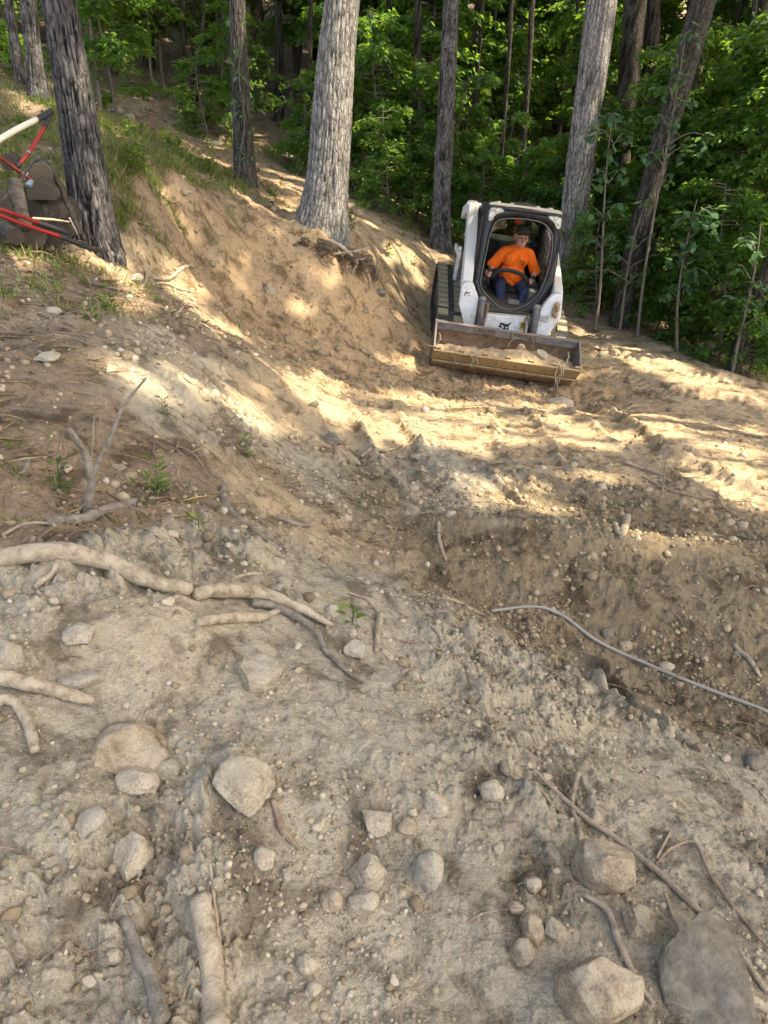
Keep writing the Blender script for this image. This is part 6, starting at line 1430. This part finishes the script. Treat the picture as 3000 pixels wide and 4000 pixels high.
stick('log', [(34,392,5.75),(42,440,5.6),(58,492,5.45)], [34,36,32], 'pale crooked log leaning on the front of the wood pile', M_log, h=5.6, seg=18, cat='log')
stick('board', [(104,345,6.2),(140,425,6.15),(176,508,6.0)], [12,13,14], 'grey slab of wood leaning against the blackened trunk', M_log, h=6.1, seg=6, cat='board')
stick('stick', [(-10,452,5.6),(18,420,5.65),(45,388,5.75),(70,350,5.85),(88,338,5.9)], [8,7,7,9,13], 'crooked grey stick poking up out of the wood pile', M_log, h=5.7)
stick('stick', [(70,472,5.7),(110,474,5.8),(150,480,5.9)], [6,6,4], 'thin stick lying on the chips in front of the wood pile', M_wood, h=5.8)
stick('stick', [(150,470,5.85),(160,490,5.8),(168,508,5.8)], [4,4,3], 'thin upright splinter at the foot of the leaning slab', M_wood, h=5.8)
stick('wood_piece', [(186,533,5.75),(210,540,5.8),(232,540,5.85)], [12,13,9], 'rotten stick end in front of the lopper grip', M_log, h=5.8)
M_red = speckled('red_enamel', (.22,.016,.013), (.28,.024,.018), 12, .35, .05, .002); M_grip = mat('black_grip', (.025,.025,.026), .6); M_cream = mat('cream_pole', (.62,.57,.43), .4); M_blade = mat('blade_steel', (.25,.24,.22), .35, .8)
def handle(e, o0, pts, w, m, name):
    b = MB(); P = spline([at_h(*p) for p in pts], 14) if len(pts) > 2 else np.array([at_h(*p) for p in pts]); b.tube(P-o0, w, 12); return b.build(name, m, e)
o0 = at_h(60,480,5.3); e = empty('loppers', o0, 'red handled loppers with black grips lying in front of the wood pile', 'loppers')
handle(e,o0,[(-40,440,5.25),(30,462,5.3),(84,482,5.4)],.013,M_red,'handle'); handle(e,o0,[(82,481,5.4),(115,492,5.45),(147,504,5.5)],.016,M_grip,'grip')
handle(e,o0,[(-40,450,5.2),(60,488,5.3),(130,511,5.4)],.013,M_red,'handle'); handle(e,o0,[(127,510,5.4),(156,521,5.45),(187,534,5.5)],.016,M_grip,'grip')
o0 = at_h(60,320,6.2); e = empty('loppers', o0, 'upright dark red lopper with a black grip leaning on the blackened trunk', 'loppers')
handle(e,o0,[(110,246,6.5),(103,260,6.45),(95,276,6.4)],.016,M_grip,'grip'); handle(e,o0,[(96,274,6.4),(70,318,6.3),(42,356,6.2)],.014,M_red,'handle'); handle(e,o0,[(64,326,6.28),(60,332,6.27)],.018,M_blade,'collar')
handle(e,o0,[(42,354,6.2),(37,362,6.18)],.017,M_grip,'pivot'); handle(e,o0,[(-20,325,6.0),(30,362,6.05),(68,390,6.1)],.013,speckled('dark_red', (.10,.02,.015), (.16,.03,.02), 15), 'handle'); handle(e,o0,[(50,372,6.05),(58,378,6.05)],.019,M_decal,'label_band')
o0 = at_h(40,280,6.3); e = empty('pole', o0, 'cream coloured tool pole with a black end beside the blackened trunk', 'pole')
handle(e,o0,[(-40,325,6.0),(30,283,6.2),(79,258,6.4)],.020,M_cream,'shaft'); handle(e,o0,[(78,259,6.4),(95,250,6.45),(112,240,6.5)],.022,M_grip,'grip')
o0 = at_h(62,398,5.9); b = MB(); b.tube([at_h(60,402,5.9)-o0, at_h(66,394,5.92)-o0], [.02, .02], 12); b.tube([at_h(66,394,5.92)-o0, at_h(69,390,5.93)-o0], [.02, .012], 12); o = b.build('glass_jar', mat('pale_glass', (.14,.20,.24), .1, spec=.8)); o.location = tuple(o0); tag(o, 'small pale blue bottle tucked among the logs', 'bottle')
# chips and bark scraps in front of the pile
rng = np.random.RandomState(12); b = MB()
for k in range(90):
    p = hit(130+rng.randn()*55, 545+rng.randn()*18); a = rng.rand()*6.28; L = rng.uniform(.03, .10); d = np.array([math.cos(a), math.sin(a), .1]); b.add(box(p+np.array([0, 0, .012]), (L, L*.3, .008), Matrix.Rotation(a, 3, 'Z')))
o = b.build('wood_chips', M_wood, None, False); tag(o, 'wood chips scattered in front of the wood pile', 'wood chips', kind='stuff')
